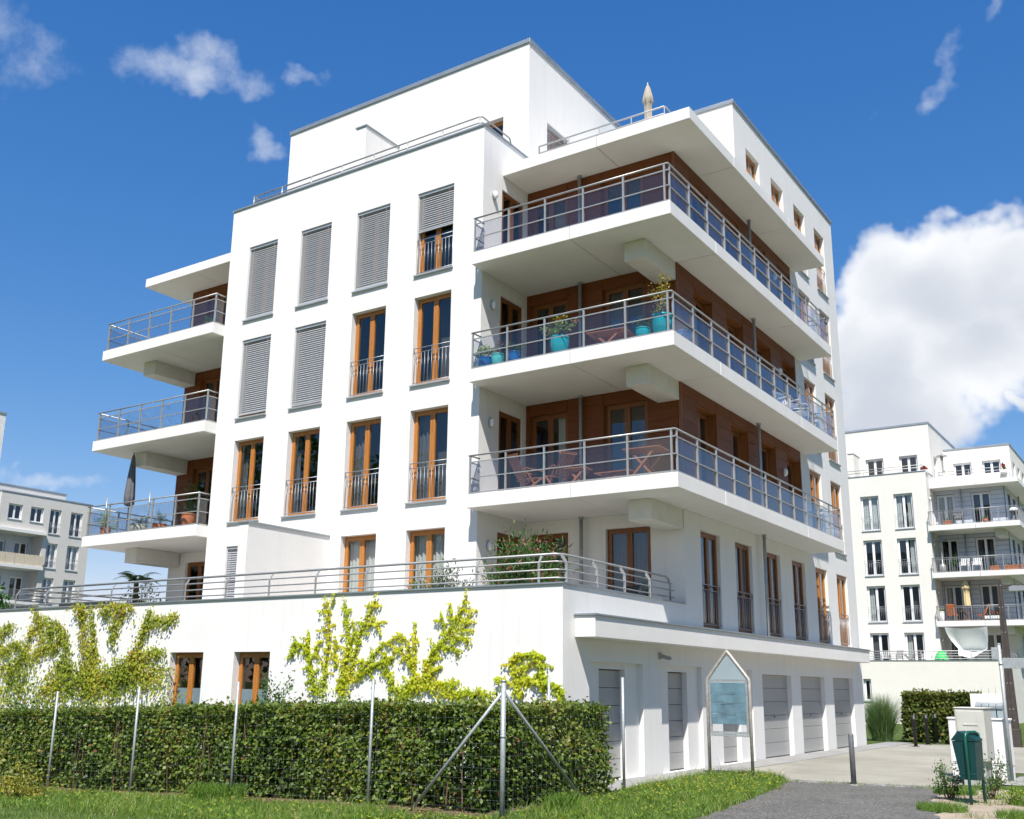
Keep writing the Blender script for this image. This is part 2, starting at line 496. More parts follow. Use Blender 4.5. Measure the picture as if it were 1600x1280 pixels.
# ------------------------------------------------------------------ mesh helpers
class MB:
    def __init__(self):
        self.v, self.f, self.s = [], [], []

    def add(self, vs, fs, smooth=False):
        o = len(self.v)
        self.v.extend([tuple(x) for x in vs])
        for f in fs:
            self.f.append(tuple(i + o for i in f))
            self.s.append(smooth)
        return self

    def box(self, x0, x1, y0, y1, z0, z1):
        return self.add([(x0, y0, z0), (x1, y0, z0), (x1, y1, z0), (x0, y1, z0), (x0, y0, z1), (x1, y0, z1), (x1, y1, z1), (x0, y1, z1)],
                        [(0, 3, 2, 1), (4, 5, 6, 7), (0, 1, 5, 4), (1, 2, 6, 5), (2, 3, 7, 6), (3, 0, 4, 7)])

    def cbox(self, x0, x1, y0, y1, z0, z1, b=0.01):
        """box with chamfered edges"""
        X, Y, Z = (x0, x1), (y0, y1), (z0, z1)
        vs, idx = [], {}
        for i in (0, 1):
            for j in (0, 1):
                for k in (0, 1):
                    sx, sy, sz = (b if i == 0 else -b), (b if j == 0 else -b), (b if k == 0 else -b)
                    for a in range(3):
                        idx[i, j, k, a] = len(vs)
                        vs.append((X[i] + (0 if a == 0 else sx), Y[j] + (0 if a == 1 else sy), Z[k] + (0 if a == 2 else sz)))
        fs = []
        for i in (0, 1):
            q = [idx[i, 0, 0, 0], idx[i, 1, 0, 0], idx[i, 1, 1, 0], idx[i, 0, 1, 0]]
            fs.append(q if i else q[::-1])
            q = [idx[0, i, 0, 1], idx[0, i, 1, 1], idx[1, i, 1, 1], idx[1, i, 0, 1]]
            fs.append(q if i else q[::-1])
            q = [idx[0, 0, i, 2], idx[1, 0, i, 2], idx[1, 1, i, 2], idx[0, 1, i, 2]]
            fs.append(q if i else q[::-1])
        for i in (0, 1):
            for j in (0, 1):
                fs.append([idx[i, j, 0, 0], idx[i, j, 0, 1], idx[i, j, 1, 1], idx[i, j, 1, 0]])
                fs.append([idx[i, 0, j, 0], idx[i, 0, j, 2], idx[i, 1, j, 2], idx[i, 1, j, 0]])
                fs.append([idx[0, i, j, 1], idx[0, i, j, 2], idx[1, i, j, 2], idx[1, i, j, 1]])
                for k in (0, 1):
                    fs.append([idx[i, j, k, 0], idx[i, j, k, 1], idx[i, j, k, 2]])
        return self.add(vs, fs)

    def tube(self, pts, r, n=8, cap=True, taper=None):
        P = [Vector(p) for p in pts]
        ring, ref = [], None
        k = len(P)
        vs, fs = [], []
        for i, p in enumerate(P):
            if i == 0:
                t = P[1] - P[0]
            elif i == k - 1:
                t = P[-1] - P[-2]
            else:
                t = (P[i + 1] - p).normalized() + (p - P[i - 1]).normalized()
            t.normalize()
            if ref is None:
                ref = Vector((0, 0, 1)) if abs(t.z) < 0.9 else Vector((1, 0, 0))
            a = (ref - t * ref.dot(t))
            a = a.normalized() if a.length > 1e-6 else t.orthogonal().normalized()
            ref = a
            b = t.cross(a)
            rr = r if taper is None else r * (1 + (taper - 1) * i / (k - 1))
            if 0 < i < k - 1:
                c = (P[i + 1] - p).normalized().dot((p - P[i - 1]).normalized())
                rr2 = rr / max(0.75, math.sqrt((1 + c) / 2))
            else:
                rr2 = rr
            for q in range(n):
                w = 2 * math.pi * q / n
                vs.append(p + (a * math.cos(w) + b * math.sin(w)) * rr2)
        for i in range(k - 1):
            for q in range(n):
                q2 = (q + 1) % n
                fs.append((i * n + q, i * n + q2, (i + 1) * n + q2, (i + 1) * n + q))
        self.add(vs, fs, n > 4)
        if cap:
            o = len(self.v) - len(vs)
            self.f.append(tuple(o + q for q in reversed(range(n))))
            self.s.append(False)
            self.f.append(tuple(o + (k - 1) * n + q for q in range(n)))
            self.s.append(False)
        return self

    def bar(self, p, q, r, n=6):
        return self.tube([p, q], r, n)

    def rbar(self, p, q, w, h, up=(0, 0, 1)):
        p, q, up = Vector(p), Vector(q), Vector(up)
        t = (q - p).normalized()
        if abs(t.dot(up)) > 0.99:
            up = Vector((1, 0, 0))
        a = t.cross(up).normalized() * (w / 2)
        b = a.cross(t).normalized() * (h / 2)
        vs = [p - a - b, p + a - b, p + a + b, p - a + b, q - a - b, q + a - b, q + a + b, q - a + b]
        return self.add(vs, [(0, 1, 2, 3), (7, 6, 5, 4), (0, 4, 5, 1), (1, 5, 6, 2), (2, 6, 7, 3), (3, 7, 4, 0)])

    def lathe(self, prof, c=(0, 0, 0), n=20, cap=True):
        vs, fs = [], []
        for (r, z) in prof:
            for q in range(n):
                w = 2 * math.pi * q / n
                vs.append((c[0] + r * math.cos(w), c[1] + r * math.sin(w), c[2] + z))
        for i in range(len(prof) - 1):
            for q in range(n):
                q2 = (q + 1) % n
                fs.append((i * n + q, i * n + q2, (i + 1) * n + q2, (i + 1) * n + q))
        self.add(vs, fs, True)
        o = len(self.v) - len(vs)
        if cap:
            self.f.append(tuple(o + q for q in reversed(range(n))))
            self.s.append(False)
            self.f.append(tuple(o + (len(prof) - 1) * n + q for q in range(n)))
            self.s.append(False)
        return self

    def prism(self, poly, fn):
        """extrude polygon (list of 2d) between fn(p,0) and fn(p,1)"""
        k = len(poly)
        vs = [fn(p, 0) for p in poly] + [fn(p, 1) for p in poly]
        fs = [tuple(reversed(range(k))), tuple(range(k, 2 * k))]
        for i in range(k):
            j = (i + 1) % k
            fs.append((i, j, k + j, k + i))
        return self.add(vs, fs)

    def ring(self, x0, x1, z0, z1, w, y0, y1):
        """rectangular frame in the xz plane"""
        self.box(x0, x0 + w, y0, y1, z0, z1)
        self.box(x1 - w, x1, y0, y1, z0, z1)
        self.box(x0 + w, x1 - w, y0, y1, z0, z0 + w)
        self.box(x0 + w, x1 - w, y0, y1, z1 - w, z1)
        return self

    def data(self, name, material):
        me = bpy.data.meshes.new(name)
        me.from_pydata(self.v, [], self.f)
        if any(self.s):
            me.polygons.foreach_set('use_smooth', self.s)
        me.materials.append(MATS[material] if isinstance(material, str) else material)
        me.update()
        return me

    def obj(self, name, material, parent=None):
        return put(name, self.data(name, material), parent)


def put(name, me, parent=None, loc=None, rz=None):
    o = bpy.data.objects.new(name, me)
    COL.objects.link(o)
    if parent is not None:
        o.parent = parent
    if loc is not None:
        o.location = loc
    if rz is not None:
        o.rotation_euler = (0, 0, rz)
    return o


def empty(name, loc=(0, 0, 0), rz=0.0, parent=None):
    o = bpy.data.objects.new(name, None)
    o.empty_display_size = 0.2
    COL.objects.link(o)
    o.location = loc
    o.rotation_euler = (0, 0, rz)
    if parent is not None:
        o.parent = parent
    return o


def tag(o, label=None, cat=None, group=None, kind=None):
    if label:
        o['label'] = label
    if cat:
        o['category'] = cat
    if group:
        o['group'] = group
    if kind:
        o['kind'] = kind
    return o


def thing(name, label, cat, loc=(0, 0, 0), rz=0.0, group=None):
    return tag(empty(name, loc, rz), label, cat, group)


def copy_tree(o, parent=None):
    c = o.copy()
    COL.objects.link(c)
    if parent is not None:
        c.parent = parent
    for ch in list(o.children):
        copy_tree(ch, c)
    return c


def np_mesh(name, verts, faces_flat, starts, totals, material, tint=None, smooth=False):
    me = bpy.data.meshes.new(name)
    me.vertices.add(len(verts))
    me.vertices.foreach_set('co', np.asarray(verts, np.float32).ravel())
    me.loops.add(len(faces_flat))
    me.loops.foreach_set('vertex_index', np.asarray(faces_flat, np.int32))
    me.polygons.add(len(starts))
    me.polygons.foreach_set('loop_start', np.asarray(starts, np.int32))
    me.polygons.foreach_set('loop_total', np.asarray(totals, np.int32))
    if smooth:
        me.polygons.foreach_set('use_smooth', np.ones(len(starts), bool))
    if tint is not None:
        at = me.attributes.new('tint', 'FLOAT', 'POINT')
        at.data.foreach_set('value', np.asarray(tint, np.float32))
    me.materials.append(MATS[material])
    me.update(calc_edges=True)
    me.validate()
    return me


def unit(a):
    return a / np.maximum(np.linalg.norm(a, axis=1, keepdims=True), 1e-9)


def leaves(name, P, D, Nn, size, width, tint, material, parent=None, fold=0.25):
    """Each leaf: two triangles folded along the midrib. P base, D direction, Nn rough normal."""
    P = np.asarray(P, float)
    n = len(P)
    D = unit(np.asarray(D, float))
    S = unit(np.cross(D, Nn) + 1e-6)
    Nn = np.cross(S, D)
    size = np.broadcast_to(np.asarray(size, float), (n,))[:, None]
    w = size * width * 0.5
    base = P
    tip = P + D * size - Nn * size * 0.12
    mid = P + D * size * 0.45
    l = mid + S * w - Nn * w * fold
    r = mid - S * w - Nn * w * fold
    V = np.stack([base, l, tip, r], 1).reshape(-1, 3)
    i = np.arange(n)[:, None] * 4
    F = np.concatenate([i + 0, i + 1, i + 2, i + 0, i + 2, i + 3], 1).ravel()
    starts = np.arange(2 * n) * 3
    me = np_mesh(name, V, F, starts, np.full(2 * n, 3), material, np.repeat(tint, 4))
    return put(name, me, parent)


def blades(name, P, H, lean, width, tint, material, parent=None, droop=0.5):
    """Grass-like blades: two quads narrowing to a tip, bending over."""
    P = np.asarray(P, float)
    n = len(P)
    a = RNG.uniform(0, 2 * np.pi, n)
    S = np.stack([np.cos(a), np.sin(a), np.zeros(n)], 1)
    b = RNG.uniform(0, 2 * np.pi, n)
    Ld = np.stack([np.cos(b), np.sin(b), np.zeros(n)], 1) * np.asarray(lean)[:, None]
    H = np.asarray(H)[:, None]
    w = np.broadcast_to(np.asarray(width, float), (n,))[:, None]
    Z = np.array([[0, 0, 1.0]])
    p1 = P + Z * H * 0.55 + Ld * 0.35
    p2 = P + Z * H * (1 - 0.25 * droop * np.asarray(lean)[:, None] / np.maximum(H, .01)) + Ld
    V = np.stack([P - S * w, P + S * w, p1 - S * w * 0.8, p1 + S * w * 0.8, p2], 1).reshape(-1, 3)
    i = np.arange(n)[:, None] * 5
    F = np.concatenate([i, i + 1, i + 3, i + 2, i + 2, i + 3, i + 4], 1).ravel()
    starts = (np.arange(n)[:, None] * 7 + np.array([[0, 4]])).ravel()
    totals = np.tile([4, 3], n)
    me = np_mesh(name, V, F, starts, totals, material, np.repeat(tint, 5))
    return put(name, me, parent)

# ------------------------------------------------------------------ the apartment house type
XA0, XW, YR, YT, YE = -9.145, 4.159, 2.05, -3.208, 15.51
ZT, ZF = 3.446, {1: 2.90, 2: 5.821, 3: 8.771, 4: 11.694, 5: 14.566}
TH = 0.311
WIN_CACHE = {}


class Frame:
    """A facade: local x runs along it, local y runs into the house, z up."""
    def __init__(self, ox, oy, deg):
        self.o, self.r = (ox, oy), R(deg)

    def at(self, s, dep, z):
        c, n = math.cos(self.r), math.sin(self.r)
        return (self.o[0] + s * c - dep * n, self.o[1] + s * n + dep * c, z)


def wall(name, fr, s0, s1, z0, z1, ops, material, root, rev=0.17):
    """Wall face with openings; ops = (s0, s1, z0, z1[, reveal])"""
    m = MB()
    xs = sorted({s0, s1, *[q for o in ops for q in o[:2]]})
    zs = sorted({z0, z1, *[q for o in ops for q in o[2:4]]})
    for i in range(len(xs) - 1):
        for j in range(len(zs) - 1):
            cx, cz = (xs[i] + xs[i + 1]) / 2, (zs[j] + zs[j + 1]) / 2
            if any(o[0] < cx < o[1] and o[2] < cz < o[3] for o in ops):
                continue
            m.add([(xs[i], 0, zs[j]), (xs[i + 1], 0, zs[j]), (xs[i + 1], 0, zs[j + 1]), (xs[i], 0, zs[j + 1])], [(0, 1, 2, 3)])
    for o in ops:
        a, b, c, d = o[:4]
        e = o[4] if len(o) > 4 else rev
        m.add([(a, 0, c), (a, 0, d), (a, e, d), (a, e, c)], [(0, 1, 2, 3)])
        m.add([(b, 0, c), (b, 0, d), (b, e, d), (b, e, c)], [(3, 2, 1, 0)])
        m.add([(a, 0, d), (b, 0, d), (b, e, d), (a, e, d)], [(0, 1, 2, 3)])
        m.add([(a, 0, c), (b, 0, c), (b, e, c), (a, e, c)], [(3, 2, 1, 0)])
    return put(name, m.data(name, material), root, (fr.o[0], fr.o[1], 0), fr.r)


def win_parts(w, h, frame, sashes, d, sill, rail, blind, curtain, room):
    key = (round(w, 3), round(h, 3), frame, sashes, d, sill, rail, blind, curtain, room)
    if key in WIN_CACHE:
        return WIN_CACHE[key]
    P = []
    fm = MB().ring(0, w, 0, h, 0.045, d, d + 0.08)
    P.append(('window', fm.data('window', frame)))
    n = sashes
    xs = [0.045 + (w - 0.09) * i / n for i in range(n + 1)]
    for i in range(n):
        a, b = xs[i] + 0.003, xs[i + 1] - 0.003
        P.append(('sash', MB().ring(a, b, 0.048, h - 0.048, 0.07, d - 0.014, d + 0.05).data('sash', frame)))
        P.append(('pane', MB().add([(a + 0.066, d + 0.02, 0.114), (b - 0.066, d + 0.02, 0.114), (b - 0.066, d + 0.02, h - 0.114), (a + 0.066, d + 0.02, h - 0.114)], [(0, 1, 2, 3)]).data('pane', 'window_glass')))
    if sill:
        P.append(('sill', MB().cbox(-0.035, w + 0.035, -0.055, d + 0.0, -0.035, 0.012, 0.006).data('sill', 'sill_metal')))
    if rail:
        m = MB()
        y = 0.035
        for z, r in ((0.97, 0.011), (0.855, 0.009), (0.075, 0.009)):
            m.bar((0.0, y, z), (w, y, z), r, 6)
        k = max(7, int(w / 0.105))
        for i in range(k):
            x = 0.03 + (w - 0.06) * i / (k - 1)
            m.bar((x, y, 0.075), (x, y, 0.855), 0.0065, 5)
        for x in (0.012, w / 2, w - 0.012):
            m.rbar((x, y, 0.83), (x, y, 0.985), 0.02, 0.012)
        P.append(('railing', m.data('railing', 'steel_grey')))
    if blind is not None:
        m = MB()
        z = h - 0.09
        while z > blind * h + 0.06:
            jit = random.uniform(-0.003, 0.003)
            m.rbar((0.022, 0.075, z + jit), (w - 0.022, 0.075, z + random.uniform(-0.002, 0.002)), 0.067, 0.003, (0, -0.88, 0.475))
            z -= 0.0605
        m.box(0.01, w - 0.01, 0.03, 0.12, h - 0.075, h - 0.004)
        m.box(0.02, w - 0.02, 0.055, 0.095, blind * h + 0.012, blind * h + 0.05)
        for x in (0.16, w - 0.16):
            m.bar((x, 0.032, blind * h + 0.03), (x, 0.032, h - 0.04), 0.004, 4)
        for x in (0.008, w - 0.008):
            m.box(x - 0.008, x + 0.008, 0.05, 0.1, 0.02, h - 0.01)
        P.append(('blind', m.data('blind', 'blind_slat')))
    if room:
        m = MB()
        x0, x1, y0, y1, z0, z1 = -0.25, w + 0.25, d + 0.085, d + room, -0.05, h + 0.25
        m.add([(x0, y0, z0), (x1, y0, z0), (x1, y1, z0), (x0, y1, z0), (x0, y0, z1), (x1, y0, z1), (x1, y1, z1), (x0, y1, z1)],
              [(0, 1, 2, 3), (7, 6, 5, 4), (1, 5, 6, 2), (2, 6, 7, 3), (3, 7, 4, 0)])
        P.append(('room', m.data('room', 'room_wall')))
    if curtain:
        cm, spans = curtain
        m = MB()
        for (a, b, zlo) in spans:
            k = max(6, int((b - a) * w / 0.022))
            vs, fs = [], []
            for i in range(k + 1):
                x = w * (a + (b - a) * i / k)
                yy = d + 0.16 + 0.022 * math.sin(i * 1.05) + 0.01 * math.sin(i * 0.37)
                vs += [(x, yy, max(0.03, zlo * h)), (x, yy, h - 0.03)]
            for i in range(k):
                fs.append((2 * i, 2 * i + 2, 2 * i + 3, 2 * i + 1))
            m.add(vs, fs, True)
        P.append(('curtain', m.data('curtain', cm)))
    WIN_CACHE[key] = P
    return P


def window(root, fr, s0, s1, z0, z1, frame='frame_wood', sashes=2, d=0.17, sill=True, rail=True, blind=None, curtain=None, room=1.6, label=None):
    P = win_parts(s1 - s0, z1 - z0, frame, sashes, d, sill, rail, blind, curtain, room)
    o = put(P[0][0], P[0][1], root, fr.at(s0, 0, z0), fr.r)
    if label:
        o['label'] = label
    for n, me in P[1:]:
        put(n, me, o)
    return o


CU = {'l': ('curtain', ((0.06, 0.34, 0.0),)), 'b': ('curtain', ((0.05, 0.36, 0.0), (0.66, 0.95, 0.0))), 'f': ('curtain', ((0.05, 0.96, 0.0),)),
      'gl': ('curtain_grey', ((0.05, 0.5, 0.0),)), 'gf': ('curtain_grey', ((0.05, 0.96, 0.0),)), 'h': ('curtain', ((0.05, 0.96, 0.42),)),
      'r': ('curtain', ((0.62, 0.95, 0.0),)), 'gb': ('curtain_grey', ((0.06, 0.3, 0.0), (0.7, 0.95, 0.0)))}


def balcony(root, mx, z0, glass, y_end, name='balcony'):
    """Wrap-round balcony: slabs, railing along the front and the long side. mx mirrors x for the other wing."""
    b = empty(name, (0, 0, 0), 0, root)

    def bx(m, xa, xb, ya, yb, za, zb):
        p, q = sorted((mx(xa), mx(xb)))
        m.box(p, q, ya, yb, za, zb)
        return m

    def cb(m, xa, xb, ya, yb, za, zb):
        p, q = sorted((mx(xa), mx(xb)))
        m.cbox(p, q, ya, yb, za, zb, 0.007)
        return m

    def pane(xa, xb, ya, yb, za, zb):
        return MB().add([(mx(xa), ya, za), (mx(xb), yb, za), (mx(xb), yb, zb), (mx(xa), ya, zb)], [(0, 1, 2, 3)])
    g = 0.007
    XS, YS = 5.149, -0.419
    # four precast slabs with open joints; the last two run along the long side
    cb(MB(), 0.002, 2.69 - g, YS, YR - 0.002, z0 - TH, z0).obj('slab_panel', 'slab_paint', b)
    m = MB()
    cb(m, 2.69 + g, XS, YS, YR - 0.002, z0 - TH, z0)
    m.obj('slab_panel', 'slab_paint', b)
    cuts = [YR - 0.002 + 2 * g, 7.70, y_end]
    for i in range(2):
        cb(MB(), XW + 0.002, XS, cuts[i] + g, cuts[i + 1] - g, z0 - TH, z0).obj('slab_panel', 'slab_paint', b)
    cb(MB(), XW + 0.06, XS - 0.06, YR - 0.01, YR + 0.03, z0 - TH + 0.03, z0 - 0.012).obj('joint_strip', 'beam_concrete', b)
    # floor paving a little inside the edge
    m = MB()
    bx(m, 0.004, XS - 0.16, YS + 0.16, YR - 0.03, z0 + 0.002, z0 + 0.035)
    m.obj('floor_covering', 'terrace_floor', b)
    # posts
    xr, yr = 5.09, -0.36
    fx = [0.04, 1.01, 2.01, 3.01, 4.02, 5.005]
    fy = [-0.29 + (y_end - 0.05 + 0.29) * i / 11 for i in range(12)]
    pts = [(x, yr) for x in fx] + [(xr, y) for y in fy]
    if glass:
        for (x, y) in pts:
            bx(MB(), x - 0.02, x + 0.02, y - 0.018, y + 0.018, z0 - 0.004, z0 + 0.878).obj('railing_post', 'steel_rail', b)
    m = MB()
    for (p, q) in (((mx(0.0), yr, z0 + 0.9), (mx(xr), yr, z0 + 0.9)), ((mx(xr), yr, z0 + 0.9), (mx(xr), y_end - 0.04, z0 + 0.9)), ((mx(0.04), yr, z0 + 0.9), (mx(0.04), 0.0, z0 + 0.9)), ((mx(xr), y_end - 0.04, z0 + 0.9), (mx(XW), y_end - 0.04, z0 + 0.9))):
        m.tube([p, q], 0.021, 10)
    m.obj('handrail', 'steel_rail', b)
    if glass:
        for z, r in ((0.745, 0.0125), (0.385, 0.011), (0.035, 0.013)):
            for run in (((mx(0.02), yr), (mx(xr), yr)), ((mx(xr), yr), (mx(xr), y_end - 0.04)), ((mx(0.04), yr), (mx(0.04), 0.0)), ((mx(xr), y_end - 0.04), (mx(XW), y_end - 0.04))):
                MB().rbar((*run[0], z0 + z), (*run[1], z0 + z), 0.024, r * 2).obj('rail', 'steel_rail', b)
        for i in range(len(fx) - 1):
            pane(fx[i] + 0.03, fx[i + 1] - 0.03, yr + 0.02, yr + 0.02, z0 + 0.055, z0 + 0.725).obj('glass_panel', 'balcony_glass', b)
        for i in range(len(fy) - 1):
            pane(xr - 0.02, xr - 0.02, fy[i] + 0.03, fy[i + 1] - 0.03, z0 + 0.055, z0 + 0.725).obj('glass_panel', 'balcony_glass', b)
        pane(0.055, 0.055, yr + 0.03, -0.01, z0 + 0.055, z0 + 0.725).obj('glass_panel', 'balcony_glass', b)
    else:
        m = MB()
        for (x, y) in pts:
            bx(m, x - 0.02, x + 0.02, y - 0.02, y + 0.02, z0, z0 + 0.88)
        for a, c in (((0.02, yr), (xr, yr)), ((xr, yr), (xr, y_end))):
            L = math.hypot(c[0] - a[0], c[1] - a[1])
            k = int(L / 0.14)
            for i in range(1, k):
                x, y = a[0] + (c[0] - a[0]) * i / k, a[1] + (c[1] - a[1]) * i / k
                m.bar((mx(x), y, z0 + 0.06), (mx(x), y, z0 + 0.88), 0.009, 4)
            for z in (0.06, 0.8):
                m.rbar((mx(a[0]), a[1], z0 + z), (mx(c[0]), c[1], z0 + z), 0.025, 0.02)
        m.obj('railing', 'steel_rail', b)
    return b


def cladding(root, fr, cols, rows, gaps, material, single):
    """Horizontal boards, each its own piece, with open joints. cols=(s0,s1); rows list of z; gaps are openings."""
    cache = {}
    acc = MB()
    for (a, b) in cols:
        for j in range(len(rows) - 1):
            gp = 0.0025 if single else 0.013
            za, zb = rows[j] + gp, rows[j + 1] - gp
            if any(g[0] - 0.01 < (a + b) / 2 < g[1] + 0.01 and g[2] < (za + zb) / 2 < g[3] for g in gaps):
                continue
            w, h = b - a - 0.012, zb - za
            if not single:
                p = fr.at(a + 0.006, 0, za)
                acc.add([fr.at(a + 0.006 + x, y, za + z) for x, y, z in ((0, -.03, 0), (w, -.03, 0), (w, -.004, 0), (0, -.004, 0), (0, -.03, h), (w, -.03, h), (w, -.004, h), (0, -.004, h))],
                        [(0, 3, 2, 1), (4, 5, 6, 7), (0, 1, 5, 4), (1, 2, 6, 5), (2, 3, 7, 6), (3, 0, 4, 7)])
                continue
            key = (round(w, 3), round(h, 3))
            if key not in cache:
                cache[key] = MB().cbox(0, w, -0.03, -0.004, 0, h, 0.003).data('cladding_panel', material)
            put('cladding_panel', cache[key], root, fr.at(a + 0.006, random.uniform(-0.0015, 0.0015), za), fr.r)
    if not single:
        o = acc.obj('cladding_boards', material, root)
        o['kind'] = 'stuff'


def wall_lamp(root, fr, s, z):
    o = MB().lathe([(0.07, 0), (0.085, 0.01), (0.085, 0.045), (0.06, 0.055)], n=16).data('wall_lamp', 'steel_grey')
    l = put('wall_lamp', o, root, fr.at(s, 0, z), fr.r)
    l.rotation_euler = (R(90), 0, fr.r)
    l.scale = (0.85, 1.5, 1)
    g = MB().lathe([(0.075, 0.05), (0.07, 0.085), (0.05, 0.115), (0.02, 0.128)], n=16).data('lamp_glass', 'lamp_glass')
    put('lamp_glass', g, l)
    return l


def apartment_house(root, st):
    """One house; st gives its materials and how its windows are dressed."""
    PL, FRM, CLAD = st['plaster'], st['frame'], st['clad']
    main = st['main']
    FA = Frame(0, 0, 0)
    FB = Frame(XW, 0, 90)
    FS = Frame(0, 0, 90)          # right flank of the front block, faces +x
    FR = Frame(0, YR, 0)          # recessed wall, right wing
    FRL = Frame(XA0 - XW, YR, 0)  # recessed wall, left wing
    FP = Frame(0, YT, 0)          # plinth front
    AX = [(-8.325, -7.17), (-6.24, -5.085), (-4.15, -2.995), (-2.06, -0.905)]
    AZ = {1: (2.96, 5.205), 2: (5.855, 8.155), 3: (8.785, 11.095), 4: (11.69, 13.965)}
    # front block
    ops = [(*x, *AZ[f]) for f in (1, 2, 3, 4) for x in AX]
    wall('wall', FA, XA0, 0, ZF[1], 15.29, ops, PL, root)
    for f in (1, 2, 3, 4):
        for i, x in enumerate(AX):
            kw = dict(st['A'].get((f, i), {}))
            kw.setdefault('rail', f > 1)
            window(root, FA, *x, *AZ[f], frame=FRM, **kw)
    sops = [(0.83, 1.86, AZ[f][0], AZ[f][1] - 0.07) for f in (1, 2, 3, 4)]
    wall('wall', FS, 0, YR, ZF[1], 15.29, sops, PL, root)
    for o in sops:
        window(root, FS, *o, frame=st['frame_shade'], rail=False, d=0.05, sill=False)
    for f in (1, 2, 3, 4):
        wall_lamp(root, FS, 0.44, ZF[f] + 1.86)
    wall('wall', Frame(XA0, 0, -90), -YR, 0, ZF[1], 15.29, [], PL, root)
    # roof of the front block
    MB().box(XA0 + 0.02, -0.02, 0.02, YR - 0.002, 14.5, 14.6).obj('roof_terrace', 'terrace_floor', root)
    m = MB()
    m.box(XA0 - 0.03, 0.03, -0.035, 0.30, 15.29, 15.336)
    m.box(-0.27, 0.03, 0.30, YR - 0.004, 15.29, 15.336)
    m.box(XA0 - 0.03, XA0 + 0.27, 0.30, YR - 0.004, 15.29, 15.336)
    m.obj('coping', 'zinc', root)
    MB().box(XA0 + 0.002, -0.002, 0.2, 0.215, 14.6, 15.29).obj('parapet', PL, root)
    # railing on the parapet
    rr = empty('roof_railing', (0, 0, 0), 0, root)
    xr0, xr1 = XA0 + 0.5, -0.28
    for z in (15.77, 15.60):
        MB().tube([(xr0, 0.85, z), (xr0 + 0.02, 0.27, z), (xr1 - 0.05, 0.25, z), (xr1, 0.30, z), (xr1, 1.55, z), (xr1, 1.62, z - 0.12)], 0.02, 8).obj('rail', 'steel_rail', rr)
    for i in range(8):
        x = xr0 + 0.05 + (xr1 - xr0 - 0.1) * i / 7
        MB().bar((x, 0.25, 15.3), (x, 0.25, 15.77), 0.017, 8).obj('railing_post', 'steel_rail', rr)
    # recessed wall right wing
    doors = [(0.12, 1.20), (2.20, 3.34)]
    rops = [(a, b, AZ[f][0] - 0.02, AZ[f][1] + (0.0 if f == 1 else 0.02)) for f in (1, 2, 3, 4) for a, b in doors]
    PB = 'wood_edge' if main else 'board_joint'
    wall('wall', FR, 0, XW, ZF[1], ZF[2] - TH, [o for o in rops if o[2] < 5], PL, root, rev=0.12)
    wall('wall', FR, 0, XW, ZF[2] - TH, 14.274, [o for o in rops if o[2] > 5], PB, root, rev=0.12)
    for k, o in enumerate(rops):
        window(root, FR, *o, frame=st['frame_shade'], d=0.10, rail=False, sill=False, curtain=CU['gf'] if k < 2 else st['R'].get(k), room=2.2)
    rows = lambda f: [ZF[f] + 0.02 + (2.35 / 8) * i for i in range(9)] + [ZF[f + 1] - (0.292 if f == 4 else TH) - 0.006]
    for f in (2, 3, 4):
        gaps = [o for o in rops]
        cladding(root, FR, [(0.004, 0.12), (1.20, 2.2), (3.34, 4.11)], rows(f), gaps, CLAD, main)
        cladding(root, FR, [(0.12, 1.20), (2.2, 3.34)], [AZ[f][1] + 0.03, rows(f)[-1]], [], CLAD, main)
    # long side facade
    BY = [2.945 + 2.1 * k for k in range(6)]
    BW = 1.13
    BZ = {1: (2.985, 5.17), 2: (5.86, 8.13), 3: (8.80, 11.02), 4: (11.69, 13.93)}
    bops = [(y, y + BW, *BZ[f], 0.24 if (f > 1 and k < 4) else 0.13) for f in (1, 2, 3, 4) for k, y in enumerate(BY)]
    YB = 10.47
    wall('wall', FB, YR, YE, ZF[1], ZF[2] - TH, [o for o in bops if o[2] < 5], PL, root)
    wall('wall', FB, YR, YB, ZF[2] - TH, 14.274, [o for o in bops if o[2] > 5 and o[0] < YB], 'frame_wood_shade_brown' if main else PB, root)
    wall('wall', FB, YB, YE, ZF[2] - TH, 14.274, [o for o in bops if o[2] > 5 and o[0] > YB], PL, root)
    wall('wall', FB, YR, YE, 14.274, ZF[5], [], PL, root)
    for f in (1, 2, 3, 4):
        for k, y in enumerate(BY):
            shade = k < 4  # frames under the balconies take the darker wood, shade put into the colour
            window(root, FB, y, y + BW, *BZ[f], frame=st['frame_shade'] if shade else FRM, d=0.2 if shade and f > 1 else 0.09, rail=(f == 1 or k > 3), sill=(k > 3 and f > 1), curtain=st['B'].get((f, k)))
    for f in (2, 3, 4):
        cols = [(YR - 0.03, BY[0])] + [(BY[i] + BW, BY[i + 1]) for i in range(3)] + [(BY[3] + BW, YB)]
        cladding(root, FB, cols, rows(f), [], CLAD, main)
        cladding(root, FB, [(BY[i], BY[i] + BW) for i in range(4)], [BZ[f][1] + 0.03, rows(f)[-1]], [], CLAD, main)
        if main:
            MB().box(XW - 0.034, XW + 0.034, YR - 0.034, YR - 0.004, ZF[f] + 0.01, rows(f)[-1]).obj('corner_strip', 'wood_edge', root)
            wall_lamp(root, FB, BY[3] - 0.3, ZF[f] + 1.75)
    wall('wall', Frame(XW, YE, 180), 0, 2 * XW - XA0 - 0.0, -0.3, 14.57, [], PL, root)
    # left wing
    lops = [(XW - b, XW - a, z0, z1) for (a, b, z0, z1) in rops]
    wall('wall', FRL, 0, XW, ZF[1], ZF[2] - TH, [o for o in lops if o[2] < 5], PL, root, rev=0.12)
    wall('wall', FRL, 0, XW, ZF[2] - TH, 14.274, [o for o in lops if o[2] > 5], PB, root, rev=0.12)
